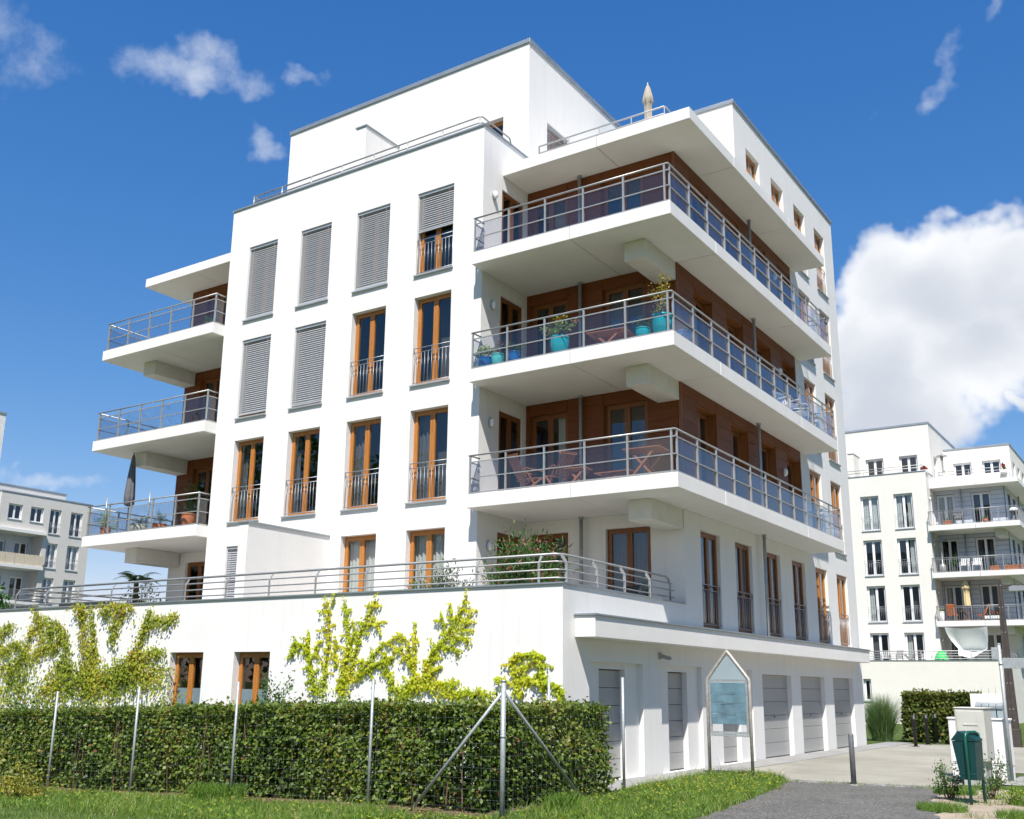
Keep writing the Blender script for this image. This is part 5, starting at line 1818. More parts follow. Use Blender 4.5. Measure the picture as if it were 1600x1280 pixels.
# bollards
b0 = thing('bollard', 'grey metal bollard at the edge of the asphalt path', 'bollard', (7.80, 0.96, 0))
MB().lathe([(0.048, -0.1), (0.048, 0.875), (0.042, 0.89), (0.02, 0.9)], n=16).obj('shaft', 'bollard_paint', b0)
MB().lathe([(0.075, -0.02), (0.075, 0.006), (0.05, 0.012)], n=16).obj('foot_ring', 'concrete_base', b0)
for (x, y), lab in zip(((5.56, 15.87), (5.58, 17.45), (5.62, 18.6)), ('nearest of the three dark bollards before the short hedge', 'middle one of the three dark bollards before the short hedge', 'farthest of the three dark bollards before the short hedge')):
    b = thing('bollard', lab, 'bollard', (x, y, 0), group='dark bollards before the hedge')
    MB().lathe([(0.055, -0.1), (0.055, 0.80), (0.066, 0.805), (0.066, 0.84), (0.055, 0.845), (0.055, 0.93), (0.03, 0.955)], n=14).obj('shaft', 'black_metal', b)
    MB().lathe([(0.11, -0.02), (0.11, 0.012), (0.06, 0.02)], n=14).obj('base_plate', 'black_metal', b)

# litter bin on two bent tubes
lb = thing('litter_bin', 'dark green wedge-shaped litter bin on bent tube posts', 'bin', (10.15, -1.0, 0), R(-10))
body = [(-0.11, 0.36), (0.13, 0.36), (0.15, 0.925), (-0.20, 0.925)]
MB().prism(body, lambda p, t: (p[0], -0.15 + 0.30 * t, p[1])).obj('container', 'bin_green', lb)
MB().prism([(-0.207, 0.932), (0.157, 0.932), (0.15, 0.965), (0.04, 1.035), (-0.10, 1.075), (-0.205, 0.945)], lambda p, t: (p[0], -0.158 + 0.316 * t, p[1])).obj('lid', 'bin_green', lb)
MB().cbox(-0.09, 0.125, -0.156, -0.151, 0.44, 0.455, 0.001).obj('seam', 'post_green', lb)
MB().tube([(0.03, -0.185, -0.2), (0.02, -0.185, 0.97), (0.025, -0.17, 1.03), (0.04, -0.10, 1.06), (0.07, 0.10, 1.06), (0.085, 0.17, 1.03), (0.09, 0.185, 0.97), (0.10, 0.185, -0.2)], 0.024, 10).obj('tube_post', 'post_green', lb)

# cabinets
c1 = thing('utility_cabinet', 'tall weathered grey cabinet on a pedestal behind the litter bin', 'cabinet', (9.66, 2.8, 0), 0)
MB().cbox(-0.37, 0.14, -0.2, 0.60, 0.42, 1.36, 0.012).obj('housing', 'cabinet_grey', c1)
MB().cbox(-0.385, 0.155, -0.215, 0.615, 1.36, 1.385, 0.01).obj('lid', 'cabinet_grey', c1)
MB().box(-0.31, 0.08, -0.14, 0.54, -0.05, 0.42).obj('pedestal', 'concrete_base', c1)
MB().cbox(-0.34, 0.11, -0.212, -0.199, 0.46, 1.32, 0.005).obj('door', 'cabinet_grey', c1)
MB().cbox(-0.23, 0.03, -0.222, -0.211, 1.06, 1.09, 0.003).obj('handle', 'cabinet_grey', c1)
c2 = thing('utility_cabinet', 'long low white cabinet behind the grey one beside the sign post', 'cabinet', (9.40, 4.2, 0))
for i, (xa, xb) in enumerate(((-0.55, -0.02), (-0.015, 0.56))):
    MB().cbox(xa, xb, 0.0, 0.36, 0.27, 1.13, 0.01).obj('housing', 'cabinet_white', c2)
    MB().cbox(xa + 0.03, xb - 0.03, -0.012, 0.001, 0.31, 1.08, 0.004).obj('door', 'cabinet_white', c2)
MB().cbox(-0.57, 0.585, -0.025, 0.385, 1.13, 1.165, 0.01).obj('lid', 'cabinet_white', c2)
MB().cbox(-0.54, 0.55, 0.01, 0.35, -0.05, 0.265, 0.006).obj('pedestal', 'cabinet_white', c2)

# sign post and lamp post
sp_ = thing('sign_post', 'galvanised sign post with plates seen edge on, right of the cabinets', 'sign', (9.95, 4.10, 0))
MB().bar((0, 0, -0.2), (0, 0, 2.60), 0.034, 12).tube([(0, 0, 2.6), (0, 0, 2.62)], 0.038, 12).obj('post', 'galvanised', sp_)
MB().cbox(0.04, 0.95, -0.012, 0.012, 2.13, 2.33, 0.004).obj('street_plate', 'galvanised', sp_)
MB().cbox(-0.15, -0.036, -0.01, 0.01, 2.30, 2.54, 0.004).obj('side_plate', 'galvanised', sp_)
MB().tube([(0, 0, 2.2), (0, 0, 2.24)], 0.042, 12).obj('clamp', 'steel_grey', sp_)
lp = thing('street_lamp', 'dark brown slatted lamp post with flat lamp arm at the right edge', 'street lamp', (8.02, 18.3, 0), R(-4))
for s in (-1, 1):
    MB().prism([(s * 0.004, -0.1), (s * 0.165, -0.1), (s * 0.06, 5.27), (s * 0.004, 5.27)], lambda p, t: (p[0], -0.06 + 0.12 * t, p[1])).obj('upright', 'post_brown', lp)
MB().cbox(-0.18, 0.18, -0.075, 0.075, -0.1, 0.55, 0.012).obj('base_box', 'post_brown', lp)
for z in (0.75, 1.1, 1.9, 2.7, 3.5, 4.3, 5.0):
    MB().bar((-0.05, -0.07, z + 0.06), (-0.05, 0.07, z + 0.06), 0.018, 8).bar((0.05, -0.07, z + 0.06), (0.05, 0.07, z + 0.06), 0.018, 8).obj('bolts', 'steel_rail', lp)
MB().rbar((0.0, 0, 5.06), (0.6, 0, 5.04), 0.05, 0.07).obj('arm', 'post_brown', lp)
MB().prism([(0.30, 4.86), (1.5, 4.88), (1.5, 4.96), (0.45, 5.04), (0.31, 5.0)], lambda p, t: (p[0], -0.16 + 0.32 * t, p[1])).obj('lamp_head', 'steel_grey', lp)

# letterbox stand near the far hedge
mbx = thing('letterbox_stand', 'row of four grey hooded letterboxes on a white stand beside the far hedge', 'letterbox', (6.78, 18.35, 0))
MB().box(0.0, 1.0, 0.15, 0.2, 0.0, 1.62).obj('back_panel', 'cabinet_white', mbx)
for i in range(4):
    x0 = 0.16 + 0.21 * i
    MB().prism([(0.16, 1.16), (-0.12, 1.16), (-0.12, 1.24), (0.16, 1.36)], lambda p, t, x0=x0: (x0 + 0.19 * t, p[0], p[1])).obj('hood', 'zinc', mbx)
    MB().cbox(x0 + 0.005, x0 + 0.185, -0.08, 0.15, 0.80, 1.155, 0.006).obj('box', 'sign_plate', mbx)
    MB().bar((x0 - 0.01, 0.17, 1.6), (x0 - 0.01, 0.17, 1.85 + 0.06 * (i % 2)), 0.006, 5).obj('rod', 'steel_rail', mbx)
    MB().bar((x0 + 0.095, 0.05, -0.05), (x0 + 0.095, 0.05, 0.8), 0.02, 8).obj('leg', 'steel_rail', mbx)

# ------------------------------------------------------------------ things on the balconies
def pot(t, c, r, h, material, belly=1.0):
    m = MB().lathe([(r * 0.60, 0), (r * 0.78 * belly, h * 0.14), (r * 0.95 * belly, h * 0.38), (r * 1.03 * belly, h * 0.62), (r * 1.0, h * 0.84), (r * 0.97, h * 0.9), (r * 1.05, h * 0.93), (r * 1.05, h), (r * 0.92, h), (r * 0.9, h * 0.9)], c, 22, False)
    m.add([(c[0] + r * 0.62 * math.cos(a), c[1] + r * 0.62 * math.sin(a), c[2]) for a in [2 * math.pi * i / 22 for i in range(22)]], [tuple(range(22))])
    m.obj('pot', material, t)
    MB().lathe([(r * 0.9, h * 0.9), (0.01, h * 0.92)], c, 16, False).obj('soil', 'soil', t)


def potted(label, c, r, h, pm, rad, n, size, lm, petals=None, width=0.4, up=0.5, belly=1.0, lift=0.0):
    t = thing('potted_plant', label, 'potted plant', group='potted plants')
    pot(t, c, r, h, pm, belly)
    foliage_on(t, (c[0], c[1], c[2] + h + rad[2] * 0.75 + lift), rad, n, size, lm, width, up, True, petals, base=(c[0], c[1], c[2] + h * 0.9))
    return t


z3 = ZF[3] + 0.036
potted('lime green plant in a dark blue pot, leftmost on the middle right balcony', (0.20, -0.08, z3), 0.17, 0.30, 'glaze_blue', (0.26, 0.2, 0.22), 420, 0.07, 'leaf_lime')
potted('small feathery plant in a pale turquoise pot beside the dark blue pot', (0.55, -0.06, z3), 0.15, 0.33, 'glaze_teal', (0.16, 0.14, 0.18), 160, 0.05, 'leaf_grey', width=0.25)
potted('grassy plant in a bright blue pot near the second railing post', (0.98, -0.02, z3), 0.15, 0.32, 'glaze_blue', (0.22, 0.15, 0.2), 260, 0.08, 'leaf_green', width=0.2)
potted('tall thin red-flowered plant against the flank wall of the middle balcony', (0.28, 0.35, z3), 0.13, 0.28, 'glaze_blue', (0.24, 0.12, 0.62), 130, 0.05, 'leaf_grey', ('petal_red', 70, 0.03))
potted('orange-blossomed plant in a large turquoise pot in the middle of the balcony', (2.20, -0.02, z3), 0.21, 0.46, 'glaze_turquoise', (0.42, 0.28, 0.36), 420, 0.08, 'leaf_lime', ('petal_red', 60, 0.06), width=0.5)
potted('round dark plant in a small turquoise pot near the balcony corner', (4.27, -0.03, z3), 0.16, 0.28, 'glaze_turquoise', (0.27, 0.2, 0.2), 380, 0.05, 'leaf_green')
potted('golden young birch in the largest turquoise pot at the balcony corner', (4.71, 0.0, z3), 0.22, 0.50, 'glaze_turquoise', (0.30, 0.25, 0.66), 420, 0.05, 'leaf_gold', width=0.7)
potted('trailing grey plant in a blue pot round the corner of the middle balcony', (4.82, 0.85, z3), 0.19, 0.36, 'glaze_blue', (0.28, 0.26, 0.16), 300, 0.04, 'leaf_grey')
z2 = ZF[2] + 0.036
XL = lambda x: XA0 - x
potted('bushy green plant in a terracotta pot at the left end of the lowest left balcony', (-14.0, 0.15, z2), 0.15, 0.28, 'terracotta', (0.48, 0.35, 0.42), 620, 0.07, 'leaf_lime', width=0.3)
potted('trailing succulent in a pale bowl behind the closed grey parasol', (-12.4, 0.15, z2), 0.24, 0.26, 'glaze_pale', (0.3, 0.25, 0.14), 380, 0.05, 'leaf_grey')
potted('lavender in a low terracotta trough on the lowest left balcony', (-11.45, 0.15, z2), 0.20, 0.22, 'terracotta', (0.28, 0.2, 0.22), 360, 0.08, 'leaf_grey', width=0.15, up=1.2)
potted('tall dark ficus by the brown wall of the lowest left balcony', (-11.25, 1.25, z2), 0.2, 0.36, 'glaze_pale', (0.46, 0.4, 0.62), 560, 0.11, 'leaf_green', lift=0.28)
potted('empty-looking terracotta pot with stubby leaves near the left balcony end', (-10.25, 0.2, z2), 0.19, 0.42, 'terracotta', (0.12, 0.12, 0.06), 60, 0.05, 'leaf_green')
potted('small fern in a terracotta pot on the top left balcony', (-10.0, 0.2, ZF[4] + 0.036), 0.15, 0.26, 'terracotta', (0.26, 0.2, 0.2), 260, 0.08, 'leaf_green', width=0.25)
z1 = ZF[1] + 0.0
bush('oleander', 'large red-flowering oleander on the terrace behind the railing corner', 'shrub', (2.05, -1.2, 3.85), (0.98, 0.6, 0.95), 5600, 0.14, 'leaf_green', width=0.2, up=0.9, petals=('petal_pink', 600, 0.045))
bush('shrub', 'grey green shrub on the terrace left of the oleander', 'shrub', (0.85, -2.2, 3.55), (0.78, 0.4, 0.55), 2200, 0.10, 'leaf_grey', width=0.28, up=0.8)
bush('shrub', 'leafy pot shrub on the terrace before the right ground window', 'shrub', (-0.45, -1.3, 3.5), (0.5, 0.4, 0.5), 900, 0.09, 'leaf_green', width=0.3, up=0.8)
bush('shrub', 'rusty green shrub under the palm on the left terrace', 'shrub', (-12.9, 1.0, 3.80), (1.1, 0.6, 0.85), 1800, 0.10, 'hedge2_leaf', width=0.5)
bush('shrub', 'wispy upright plant beside the terrace railing under the narrow blind', 'shrub', (-6.9, -1.6, 3.4), (0.28, 0.2, 0.6), 160, 0.08, 'leaf_grey', width=0.15, up=1.0)
pm_ = thing('palm', 'feathery palm rising over the terrace railing on the left', 'palm', (-13.4, 1.0, z1))
MB().tube([(0, 0, 0), (0.03, 0, 0.8), (0, 0, 1.72)], 0.09, 8, True, 0.8).obj('trunk', 'bark', pm_)
fp_, fd, fn, fs_ = [], [], [], []
for q in range(16):
    a = 2 * math.pi * q / 16 + random.uniform(-.2, .2)
    L_ = random.uniform(0.7, 0.95)
    el = random.uniform(0.2, 1.0)
    for k in range(26):
        t_ = (k + 1) / 26
        r_ = L_ * t_ * math.cos(el) * 1.1
        z_ = 1.72 + L_ * t_ * math.sin(el) - 0.55 * L_ * t_ * t_
        for s in (-1, 1):
            fp_.append((r_ * math.cos(a), r_ * math.sin(a), z_))
            fd.append((math.cos(a) * 0.6 - s * math.sin(a), math.sin(a) * 0.6 + s * math.cos(a), -0.25))
            fn.append((0, 0, 1))
            fs_.append(0.26 * (1 - 0.6 * t_))
o = leaves('fronds', fp_, fd, fn, np.array(fs_), 0.12, RNG.random(len(fp_)), 'leaf_green', pm_)
o['kind'] = 'stuff'


def closed_parasol(label, c, z_low, z_high, r, material, pole_to, tiers=1):
    t = thing('parasol', label, 'parasol', c)
    n = 32
    prof = []
    if tiers == 1:
        prof = [(0.6, 0), (0.95, 0.03), (1.0, 0.18), (0.82, 0.45), (0.55, 0.75), (0.3, 0.95), (0.1, 1.0)]
    else:
        prof = [(0.85, 0), (0.9, 0.1), (0.8, 0.45), (0.85, 0.66), (1.25, 0.70), (1.05, 0.78), (0.55, 0.93), (0.15, 1.0)]
    vs, fs = [], []
    for i, (q, s) in enumerate(prof):
        for k in range(n):
            w_ = 2 * math.pi * k / n
            rr = r * q * (1 + 0.13 * math.cos(8 * w_) + 0.05 * math.sin(3 * w_ + i))
            vs.append((rr * math.cos(w_), rr * math.sin(w_), z_low + (z_high - z_low) * s))
    for i in range(len(prof) - 1):
        for k in range(n):
            k2 = (k + 1) % n
            fs.append((i * n + k, i * n + k2, (i + 1) * n + k2, (i + 1) * n + k))
    MB().add(vs, fs, True).obj('canopy', material, t)
    MB().bar((0, 0, pole_to), (0, 0, z_high + 0.06), 0.02, 8).obj('pole', 'steel_grey', t)
    MB().lathe([(0.22, 0), (0.22, 0.05), (0.05, 0.08)], (0, 0, pole_to), 16).obj('foot', 'concrete_base', t)
    return t


closed_parasol('closed dark grey parasol on the lowest left balcony', (-13.05, 0.2, 0), 6.75, 8.35, 0.145, 'canvas_grey', z2)
closed_parasol('closed beige parasol standing on the roof terrace', (3.08, 3.0, 0), 15.35, 16.98, 0.115, 'canvas_beige', 14.57, 2)


def slat_chair(label, c, rz, back=55):
    t = thing('folding_chair', label, 'chair', c, rz, 'wooden folding chairs')
    t.scale = (0.88, 0.88, 0.86)
    for s in (-0.24, 0.24):
        MB().rbar((s, 0.28, 0.02), (s, -0.25, 0.44), 0.025, 0.045).obj('leg', 'teak', t)
        MB().rbar((s * 0.9, -0.22, 0.02), (s * 0.9, 0.30, 0.62), 0.025, 0.045).obj('leg', 'teak', t)
        MB().rbar((s, -0.28, 0.62), (s, 0.30, 0.64), 0.03, 0.03).obj('arm_rest', 'teak', t)
    for i in range(6):
        y = -0.24 + 0.08 * i
        MB().cbox(-0.24, 0.24, y, y + 0.06, 0.43 - 0.015 * i, 0.45 - 0.015 * i, 0.003).obj('seat_slat', 'teak', t)
    ca, sa = math.cos(R(back)), math.sin(R(back))
    for i in range(6):
        x = -0.21 + 0.07 * i
        MB().rbar((x + 0.03, 0.22, 0.40), (x + 0.03, 0.22 + 0.62 * ca, 0.40 + 0.72 * sa), 0.05, 0.015, (0, -1, 0.6)).obj('back_slat', 'teak', t)
    MB().rbar((-0.24, 0.22 + 0.58 * ca, 0.40 + 0.68 * sa), (0.26, 0.22 + 0.58 * ca, 0.40 + 0.68 * sa), 0.025, 0.05).obj('top_rail', 'teak', t)
    return t


slat_chair('wooden folding chair nearest the flank wall on the lower right balcony', (1.12, 0.42, z2), R(160))
slat_chair('reclined wooden folding chair second from the flank wall on the lower right balcony', (1.85, 0.50, z2), R(-125), 48)


def fold_table(label, c, rz, w_, d_, h, mt='teak'):
    t = thing('folding_table', label, 'table', c, rz, 'wooden balcony tables')
    k = max(4, int(d_ / 0.085))
    for i in range(k):
        y = -d_ / 2 + d_ * i / k
        MB().cbox(-w_ / 2, w_ / 2, y, y + d_ / k - 0.012, h - 0.022, h, 0.003).obj('top_slat', mt, t)
    for s in (-1, 1):
        y = s * (d_ / 2 - 0.06)
        MB().rbar((-w_ * 0.36, y, 0.01), (w_ * 0.34, y, h - 0.03), 0.022, 0.045).obj('leg', mt, t)
        MB().rbar((w_ * 0.36, y + 0.03, 0.01), (-w_ * 0.34, y + 0.03, h - 0.03), 0.022, 0.045).obj('leg', mt, t)
    return t


fold_table('folding table with crossed legs near the corner of the lower right balcony', (4.05, 0.45, z2), R(3), 0.85, 0.6, 0.70)
fold_table('low slatted stool beside the reclined chair', (2.42, 0.40, z2), R(10), 0.55, 0.4, 0.45)
fold_table('very low wooden bench on the lower right balcony', (3.42, 0.25, z2), 0, 0.85, 0.35, 0.24)
fold_table('reddish slatted table on the middle right balcony', (3.1, 0.75, z3), R(6), 0.95, 0.7, 0.60)


def plastic_chair(label, c, rz, mt='white_plastic', group='white garden chairs'):
    t = thing('garden_chair', label, 'chair', c, rz, group)
    MB().cbox(-0.24, 0.24, -0.24, 0.22, 0.40, 0.43, 0.01).obj('seat', mt, t)
    for i in range(5):
        x = -0.2 + 0.1 * i
        MB().rbar((x, 0.21, 0.42), (x * 1.05, 0.33, 0.86), 0.06, 0.014, (0, 1, 0)).obj('back_slat', mt, t)
    MB().rbar((-0.25, 0.33, 0.87), (0.25, 0.33, 0.87), 0.03, 0.05).obj('top_rail', mt, t)
    for x in (-0.24, 0.24):
        MB().rbar((x, -0.22, 0), (x, -0.24, 0.62), 0.035, 0.03).obj('leg', mt, t)
        MB().rbar((x, 0.28, 0), (x, 0.22, 0.62), 0.035, 0.03).obj('leg', mt, t)
        MB().rbar((x, -0.26, 0.63), (x, 0.27, 0.63), 0.045, 0.02).obj('arm_rest', mt, t)
    return t


plastic_chair('white garden chair by the long-side rail of the middle balcony, nearer one', (4.72, 8.0, ZF[3]), R(70))
plastic_chair('white garden chair by the long-side rail of the middle balcony, farther one', (4.72, 8.9, ZF[3]), R(110))
plastic_chair('dark lounge chair on the terrace before the curtained door', (3.1, 1.0, z1), R(-30), 'dark_plastic', 'dark terrace seats')
so = thing('garden_sofa', 'dark low garden sofa on the terrace behind the left railing', 'sofa', (-11.75, -2.1, z1))
MB().cbox(-1.1, 1.1, -0.38, 0.38, 0.12, 0.40, 0.03).obj('seat', 'dark_plastic', so)
MB().cbox(-1.1, 1.1, 0.22, 0.40, 0.40, 0.80, 0.03).obj('backrest', 'dark_plastic', so)
for s in (-1.1, 0.95):
    MB().cbox(s, s + 0.15, -0.38, 0.40, 0.40, 0.64, 0.03).obj('arm_rest', 'dark_plastic', so)
for s in (-1.0, 1.0):
    MB().box(s - 0.04, s + 0.04, -0.3, 0.3, 0.0, 0.12).obj('leg', 'dark_plastic', so)
for (x, lab) in ((-13.28, 'left metal rod clamped to the lowest left balcony rail'), (-11.28, 'right metal rod clamped to the lowest left balcony rail')):
    t = thing('rail_rod', lab, 'rod', (x, -0.40, z2), group='rods on the balcony rail')
    MB().bar((0, 0, 0.1), (0, 0, 1.08), 0.018, 8).obj('rod', 'steel_rail', t)
    MB().cbox(-0.03, 0.03, -0.02, 0.03, 0.70, 0.76, 0.005).obj('clamp', 'steel_grey', t)

# ------------------------------------------------------------------ things on the far house
OY = 49.2
sail = thing('sun_sail', 'pale grey sun sail hanging under the far balcony', 'sun sail')
vs, fs = [], []
NU, NV = 20, 14
for j in range(NV + 1):
    v_ = j / NV
    for i in range(NU + 1):
        u_ = i / NU
        xa, xb = 0.40 + 1.0 * v_ ** 1.6, 2.75 - 0.35 * v_ ** 2.2
        x = xa + (xb - xa) * u_
        z = 5.46 + (3.74 - 5.46) * v_ ** 0.9 + 0.06 * math.sin(u_ * 9 + v_ * 2) * v_ * (1 - v_)
        y = 48.55 + 1.15 * min(v_, 0.72) / 0.72 * math.sin(math.pi * (0.12 + 0.76 * u_)) - 2.4 * max(0.0, v_ - 0.72) / 0.28
        vs.append((x, y, z - 0.10 * math.sin(math.pi * u_) * (1 - v_) - 0.12 * math.sin(math.pi * u_) * v_))
for j in range(NV):
    for i in range(NU):
        a = j * (NU + 1) + i
        fs.append((a, a + 1, a + NU + 2, a + NU + 1))
MB().add(vs, fs, True).obj('cloth', 'sail_cloth', sail)
gt = thing('play_tent', 'small green play tent on the far terrace', 'tent', (0.42, 46.75, ZF[1]))
vs, fs = [], []
for j in range(7):
    e = math.pi / 2 * j / 6
    for i in range(16):
        a = 2 * math.pi * i / 16
        vs.append((0.46 * math.cos(e) * math.cos(a), 0.4 * math.cos(e) * math.sin(a), 1.08 * math.sin(e) ** 0.8 * (1 + 0.06 * math.sin(3 * a))))
for j in range(6):
    for i in range(16):
        fs.append((j * 16 + i, j * 16 + (i + 1) % 16, (j + 1) * 16 + (i + 1) % 16, (j + 1) * 16 + i))
MB().add(vs, fs, True).obj('shell', 'green_fabric', gt)
MB().tube([(0.46, 0, 0), (0.38, 0, 0.6), (0.1, 0, 1.06), (-0.1, 0, 1.06), (-0.38, 0, 0.6), (-0.46, 0, 0)], 0.012, 6).obj('rod', 'dark_plastic', gt)
closed_parasol('closed yellow parasol on the far balcony with orange chairs', (1.66, 49.3, 0), 6.72, 8.28, 0.2, 'canvas_yellow', ZF[2], 2)


def cloth_chair(label, c, rz):
    t = thing('deck_chair', label, 'chair', c, rz, 'orange deck chairs on the far balcony')
    MB().rbar((0, -0.25, 0.42), (0, 0.2, 0.36), 0.48, 0.03, (0, 0, 1)).obj('seat', 'orange_fabric', t)
    MB().rbar((0, 0.2, 0.36), (0, 0.5, 1.0), 0.48, 0.03, (0, -1, .3)).obj('backrest', 'orange_fabric', t)
    for s in (-0.26, 0.26):
        MB().rbar((s, 0.35, 0.0), (s, -0.25, 0.45), 0.03, 0.04).obj('leg', 'teak', t)
        MB().rbar((s, -0.2, 0.0), (s, 0.5, 1.02), 0.03, 0.04).obj('leg', 'teak', t)
    return t


cloth_chair('orange deck chair left of the yellow parasol, its back to the rail', (0.78, 49.25, ZF[2]), R(180))
cloth_chair('orange deck chair right of the yellow parasol seen from the side', (2.35, 49.35, ZF[2]), R(-80))
fold_table('dark wooden table under the yellow parasol on the far balcony', (1.55, 49.75, ZF[2]), 0, 0.8, 0.6, 0.66)


def heater(label, c, mt):
    t = thing('patio_heater', label, 'heater', c, 0, 'patio heaters')
    MB().lathe([(0.2, 0), (0.2, 0.5), (0.12, 0.6), (0.035, 0.66), (0.035, 1.75), (0.08, 1.78), (0.1, 2.0), (0.06, 2.05)], n=16).obj('body', mt, t)
    MB().lathe([(0.38, 2.04), (0.3, 2.1), (0.04, 2.16)], n=20).obj('reflector', 'steel_rail', t)
    return t


heater('slim patio heater at the left end of the far balcony with flower boxes', (0.42, 49.55, ZF[3]), 'steel_rail')
heater('grey patio heater on the far roof terrace', (0.55, 51.6, 14.57), 'steel_grey')
for (x, y, z, s, lab) in ((3.45, 48.98, ZF[3], 0.5, 'terracotta flower trough left of the striped one on the far balcony'), (4.35, 48.98, ZF[3], 0.85, 'longest terracotta flower trough on the far balcony'), (1.02, 49.0, ZF[4], 0.45, 'square terracotta trough on the upper far balcony'), (4.98, 48.98, ZF[3], 0.28, 'terracotta trough at the right end of the far balcony')):
    t = thing('flower_trough', lab, 'planter', (x, y, z), group='terracotta troughs on the far house')
    MB().prism([(-0.09, 0), (0.09, 0), (0.13, 0.24), (-0.13, 0.24)], lambda p, q, s=s: (-s / 2 + s * q, p[0], p[1])).cbox(-s / 2 - 0.015, s / 2 + 0.015, -0.14, 0.14, 0.24, 0.28, 0.006).obj('trough', 'terracotta', t)
    foliage_on(t, (0, 0, 0.4), (s * 0.5, 0.12, 0.12), 90, 0.06, 'leaf_green')
for (c, rad, lab) in (((4.32, 50.9, 15.30), (0.18, 0.9, 0.26), 'red geraniums along the right edge of the far roof terrace'), ((-0.28, 49.5, 15.50), (0.3, 0.25, 0.14), 'small red geraniums on the parapet corner of the far house'), ((3.1, 49.0, 6.25), (0.5, 0.12, 0.16), 'red geraniums on the far balcony right of the orange chair')):
    t = thing('geraniums', lab, 'flowers', group='red geraniums on the far house')
    foliage_on(t, c, rad, 220, 0.08, 'leaf_green', 0.8, 0.3, True, ('petal_red', 380, 0.09))
    MB().cbox(c[0] - rad[0], c[0] + rad[0], c[1] - rad[1], c[1] + rad[1], c[2] - rad[2] - 0.16, c[2] - rad[2] + 0.02, 0.02).obj('flower_box', 'white_plastic', t)
potted('small green plant in a terracotta pot in the middle of the upper far balcony', (3.18, 49.0, ZF[4]), 0.16, 0.25, 'terracotta', (0.18, 0.15, 0.16), 120, 0.07, 'leaf_green')
potted('climbing plant in a white pot at the left end of the orange chair balcony', (0.22, 49.0, ZF[2]), 0.16, 0.6, 'white_plastic', (0.2, 0.16, 0.14), 140, 0.08, 'leaf_lime')
potted('leafy dark plant beside the slim heater on the far balcony', (0.95, 49.8, ZF[3]), 0.2, 0.4, 'dark_plastic', (0.4, 0.3, 0.5), 260, 0.12, 'leaf_green', lift=0.2)
bq = thing('barbecue', 'black kettle barbecue with white lid on the upper far balcony', 'barbecue', (4.62, 50.4, ZF[4]))
MB().lathe([(0.05, 0.55), (0.22, 0.62), (0.28, 0.75), (0.28, 0.8)], n=18).obj('bowl', 'black_metal', bq)
MB().lathe([(0.285, 0.8), (0.26, 0.93), (0.12, 1.04), (0.02, 1.05)], n=18).obj('lid', 'white_plastic', bq)
for a in (0.5, 2.6, 4.7):
    MB().bar((0.12 * math.cos(a), 0.12 * math.sin(a), 0.62), (0.28 * math.cos(a), 0.28 * math.sin(a), 0.0), 0.014, 6).obj('leg', 'steel_rail', bq)
plastic_chair('dark chair beside the square trough on the upper far balcony', (1.6, 49.5, ZF[4]), R(20), 'dark_plastic', 'dark seats on the far house')
plastic_chair('white bench chair on the flower box balcony, left one', (1.75, 49.2, ZF[3]), 0, 'white_plastic', 'white seats on the far house')
plastic_chair('white bench chair on the flower box balcony, right one', (2.45, 49.2, ZF[3]), 0, 'white_plastic', 'white seats on the far house')
for (x, rz, mt, lab) in ((-2.75, 20, 'steel_rail', 'grey wire chair left on the far terrace'), (-2.1, -30, 'steel_rail', 'grey wire chair second from left on the far terrace'), (-0.35, 0, 'white_plastic', 'white chair beside the green tent on the far terrace')):
    plastic_chair(lab, (x, 46.75, ZF[1] + 0.25), R(rz), mt, 'seats on the far terrace')
fold_table('slim grey table between the wire chairs on the far terrace', (-1.35, 46.8, ZF[1] + 0.2), 0, 0.8, 0.5, 0.7, 'steel_grey')

# ------------------------------------------------------------------ houses on the left horizon
g3 = thing('apartment_building', 'grey apartment block in shade on the left horizon with a beige balcony screen', 'building', (-68.0, 27.45, 0))
F3 = Frame(0, 0, 90)
rowz = {4: (13.75, 15.9), 3: (10.80, 12.95), 2: (7.85, 10.0), 1: (4.9, 7.05)}
cols3 = [(4.56, 5.62), (6.55, 7.72)]
ops = [(a, b, *rowz[f]) for f in rowz for a, b in cols3] + [(0.75, 2.0, 14.55, 15.85), (2.75, 3.95, 14.55, 15.85)]
wall('wall', F3, 0, 8.6, 13.5, 16.75, [o for o in ops if o[2] > 13.5], 'plaster_grey', g3)
wall('wall', F3, 4.15, 8.6, -0.5, 13.5, [o for o in ops if o[2] < 13.5], 'plaster_grey', g3)
FRC = Frame(-1.6, 0, 90)
rops3 = [(a, a + 1.25, z, z + 2.15) for z in (10.8, 7.85, 4.9) for a in (0.55, 2.6)]
wall('wall', FRC, 0, 4.15, -0.5, 13.5, rops3, 'white_boards', g3)
wall('wall', Frame(-1.6, 4.15, 0), 0, 1.6, -0.5, 13.5, [], 'plaster_grey', g3)
wall('wall', Frame(-14, 0, 0), 0, 14, -0.5, 16.75, [(2, 3.1, 13.75, 15.9), (5, 6.1, 13.75, 15.9), (9, 10.1, 13.75, 15.9)], 'plaster_grey', g3)
wall('wall', Frame(0, 8.6, 180), 0, 14, -0.5, 16.75, [], 'plaster_grey', g3)
for o in ops:
    window(g3, F3, *o, frame='frame_white', rail=o[3] - o[2] > 1.5, curtain=CU['b'] if o[2] < 12 else None)
for o in rops3:
    window(g3, FRC, *o, frame='frame_white', rail=False, sill=False)
for o in ((2, 3.1, 13.75, 15.9), (5, 6.1, 13.75, 15.9), (9, 10.1, 13.75, 15.9)):
    window(g3, Frame(-14, 0, 0), *o, frame='frame_white')
MB().cbox(-14.04, 0.04, -0.04, 8.64, 16.75, 16.87, 0.01).obj('coping', 'zinc', g3)
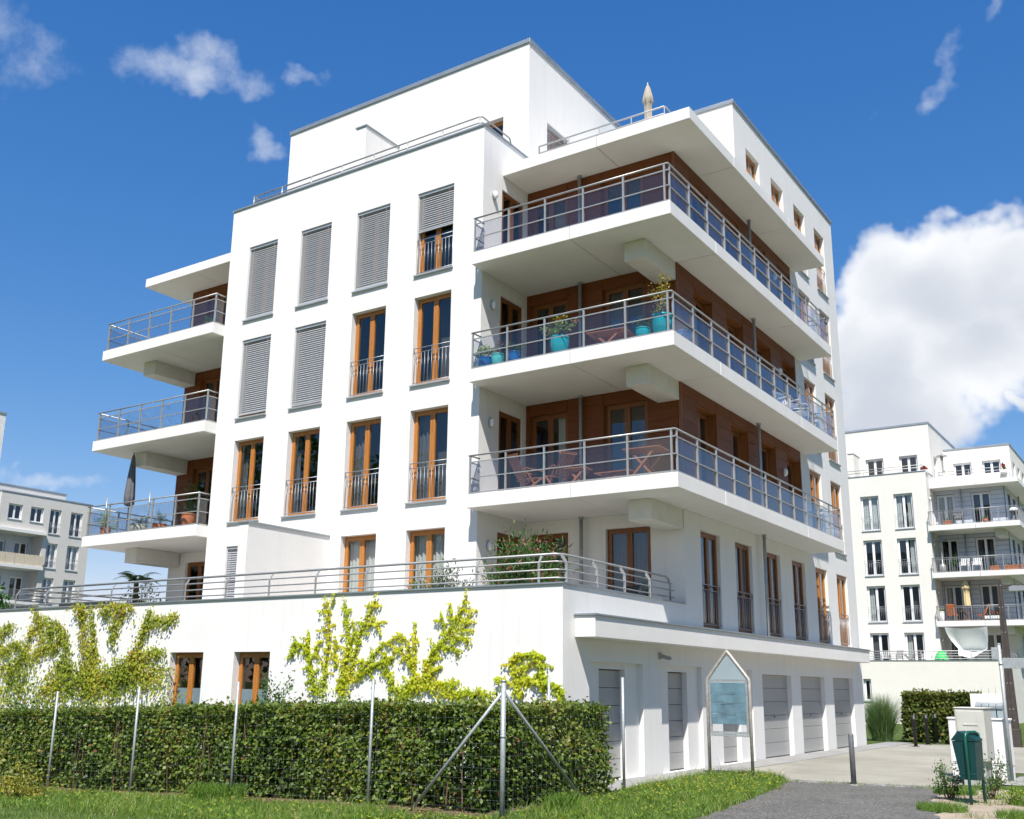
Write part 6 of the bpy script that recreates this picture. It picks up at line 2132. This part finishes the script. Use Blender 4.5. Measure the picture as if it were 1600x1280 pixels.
MB().cbox(-12, -1.6, 0.4, 6.9, 16.87, 17.6, 0.01).obj('roof_storey', 'plaster_grey', g3)
MB().cbox(-12.05, -1.55, 0.35, 6.95, 17.6, 17.72, 0.01).obj('coping', 'zinc', g3)
for z in (13.5, 10.55, 7.6, 4.65):
    MB().cbox(-1.6, 0.35, 0.0, 4.3, z, z + 0.28, 0.01).obj('slab', 'slab_paint', g3)
for i in range(5):
    MB().cbox(0.22, 0.25, 0.05 + 0.85 * i, 0.87 + 0.85 * i, 10.85, 11.75, 0.004).obj('balcony_screen', 'beige_screen', g3)
m = MB()
for z in (7.88, 4.93):
    for i in range(40):
        m.bar((0.25, 0.05 + 0.105 * i, z), (0.25, 0.05 + 0.105 * i, z + 0.9), 0.008, 4)
    m.rbar((0.25, 0, z + 0.9), (0.25, 4.25, z + 0.9), 0.03, 0.03)
m.obj('railing', 'steel_rail', g3)
g4 = thing('apartment_building', 'white block whose roof corner peeks in at the upper left edge', 'building', (-51.6, 4.7, 0))
wall('wall', Frame(0, 0, 90), 0, 13, -0.5, 18.82, [(3, 4.15, 14.6, 16.85), (7, 8.15, 14.6, 16.85)], 'plaster', g4)
wall('wall', Frame(-9.1, 0, 0), 0, 9.1, -0.5, 18.82, [(1 + 2.1 * i, 2.15 + 2.1 * i, 2.95 + 2.92 * k, 5.2 + 2.92 * k) for i in range(4) for k in range(5)], 'plaster', g4)
for a in (3, 7):
    window(g4, Frame(0, 0, 90), a, a + 1.15, 14.6, 16.85)
for i in range(4):
    for k in range(5):
        window(g4, Frame(-9.1, 0, 0), 1 + 2.1 * i, 2.15 + 2.1 * i, 2.95 + 2.92 * k, 5.2 + 2.92 * k)
wall('wall', Frame(0, 13, 180), 0, 9.1, -0.5, 18.82, [], 'plaster', g4)
wall('wall', Frame(-9.1, 13, -90), 0, 13, -0.5, 18.82, [], 'plaster', g4)
MB().cbox(-9.14, 0.04, -0.04, 13.04, 18.82, 18.98, 0.01).obj('coping', 'zinc', g4)
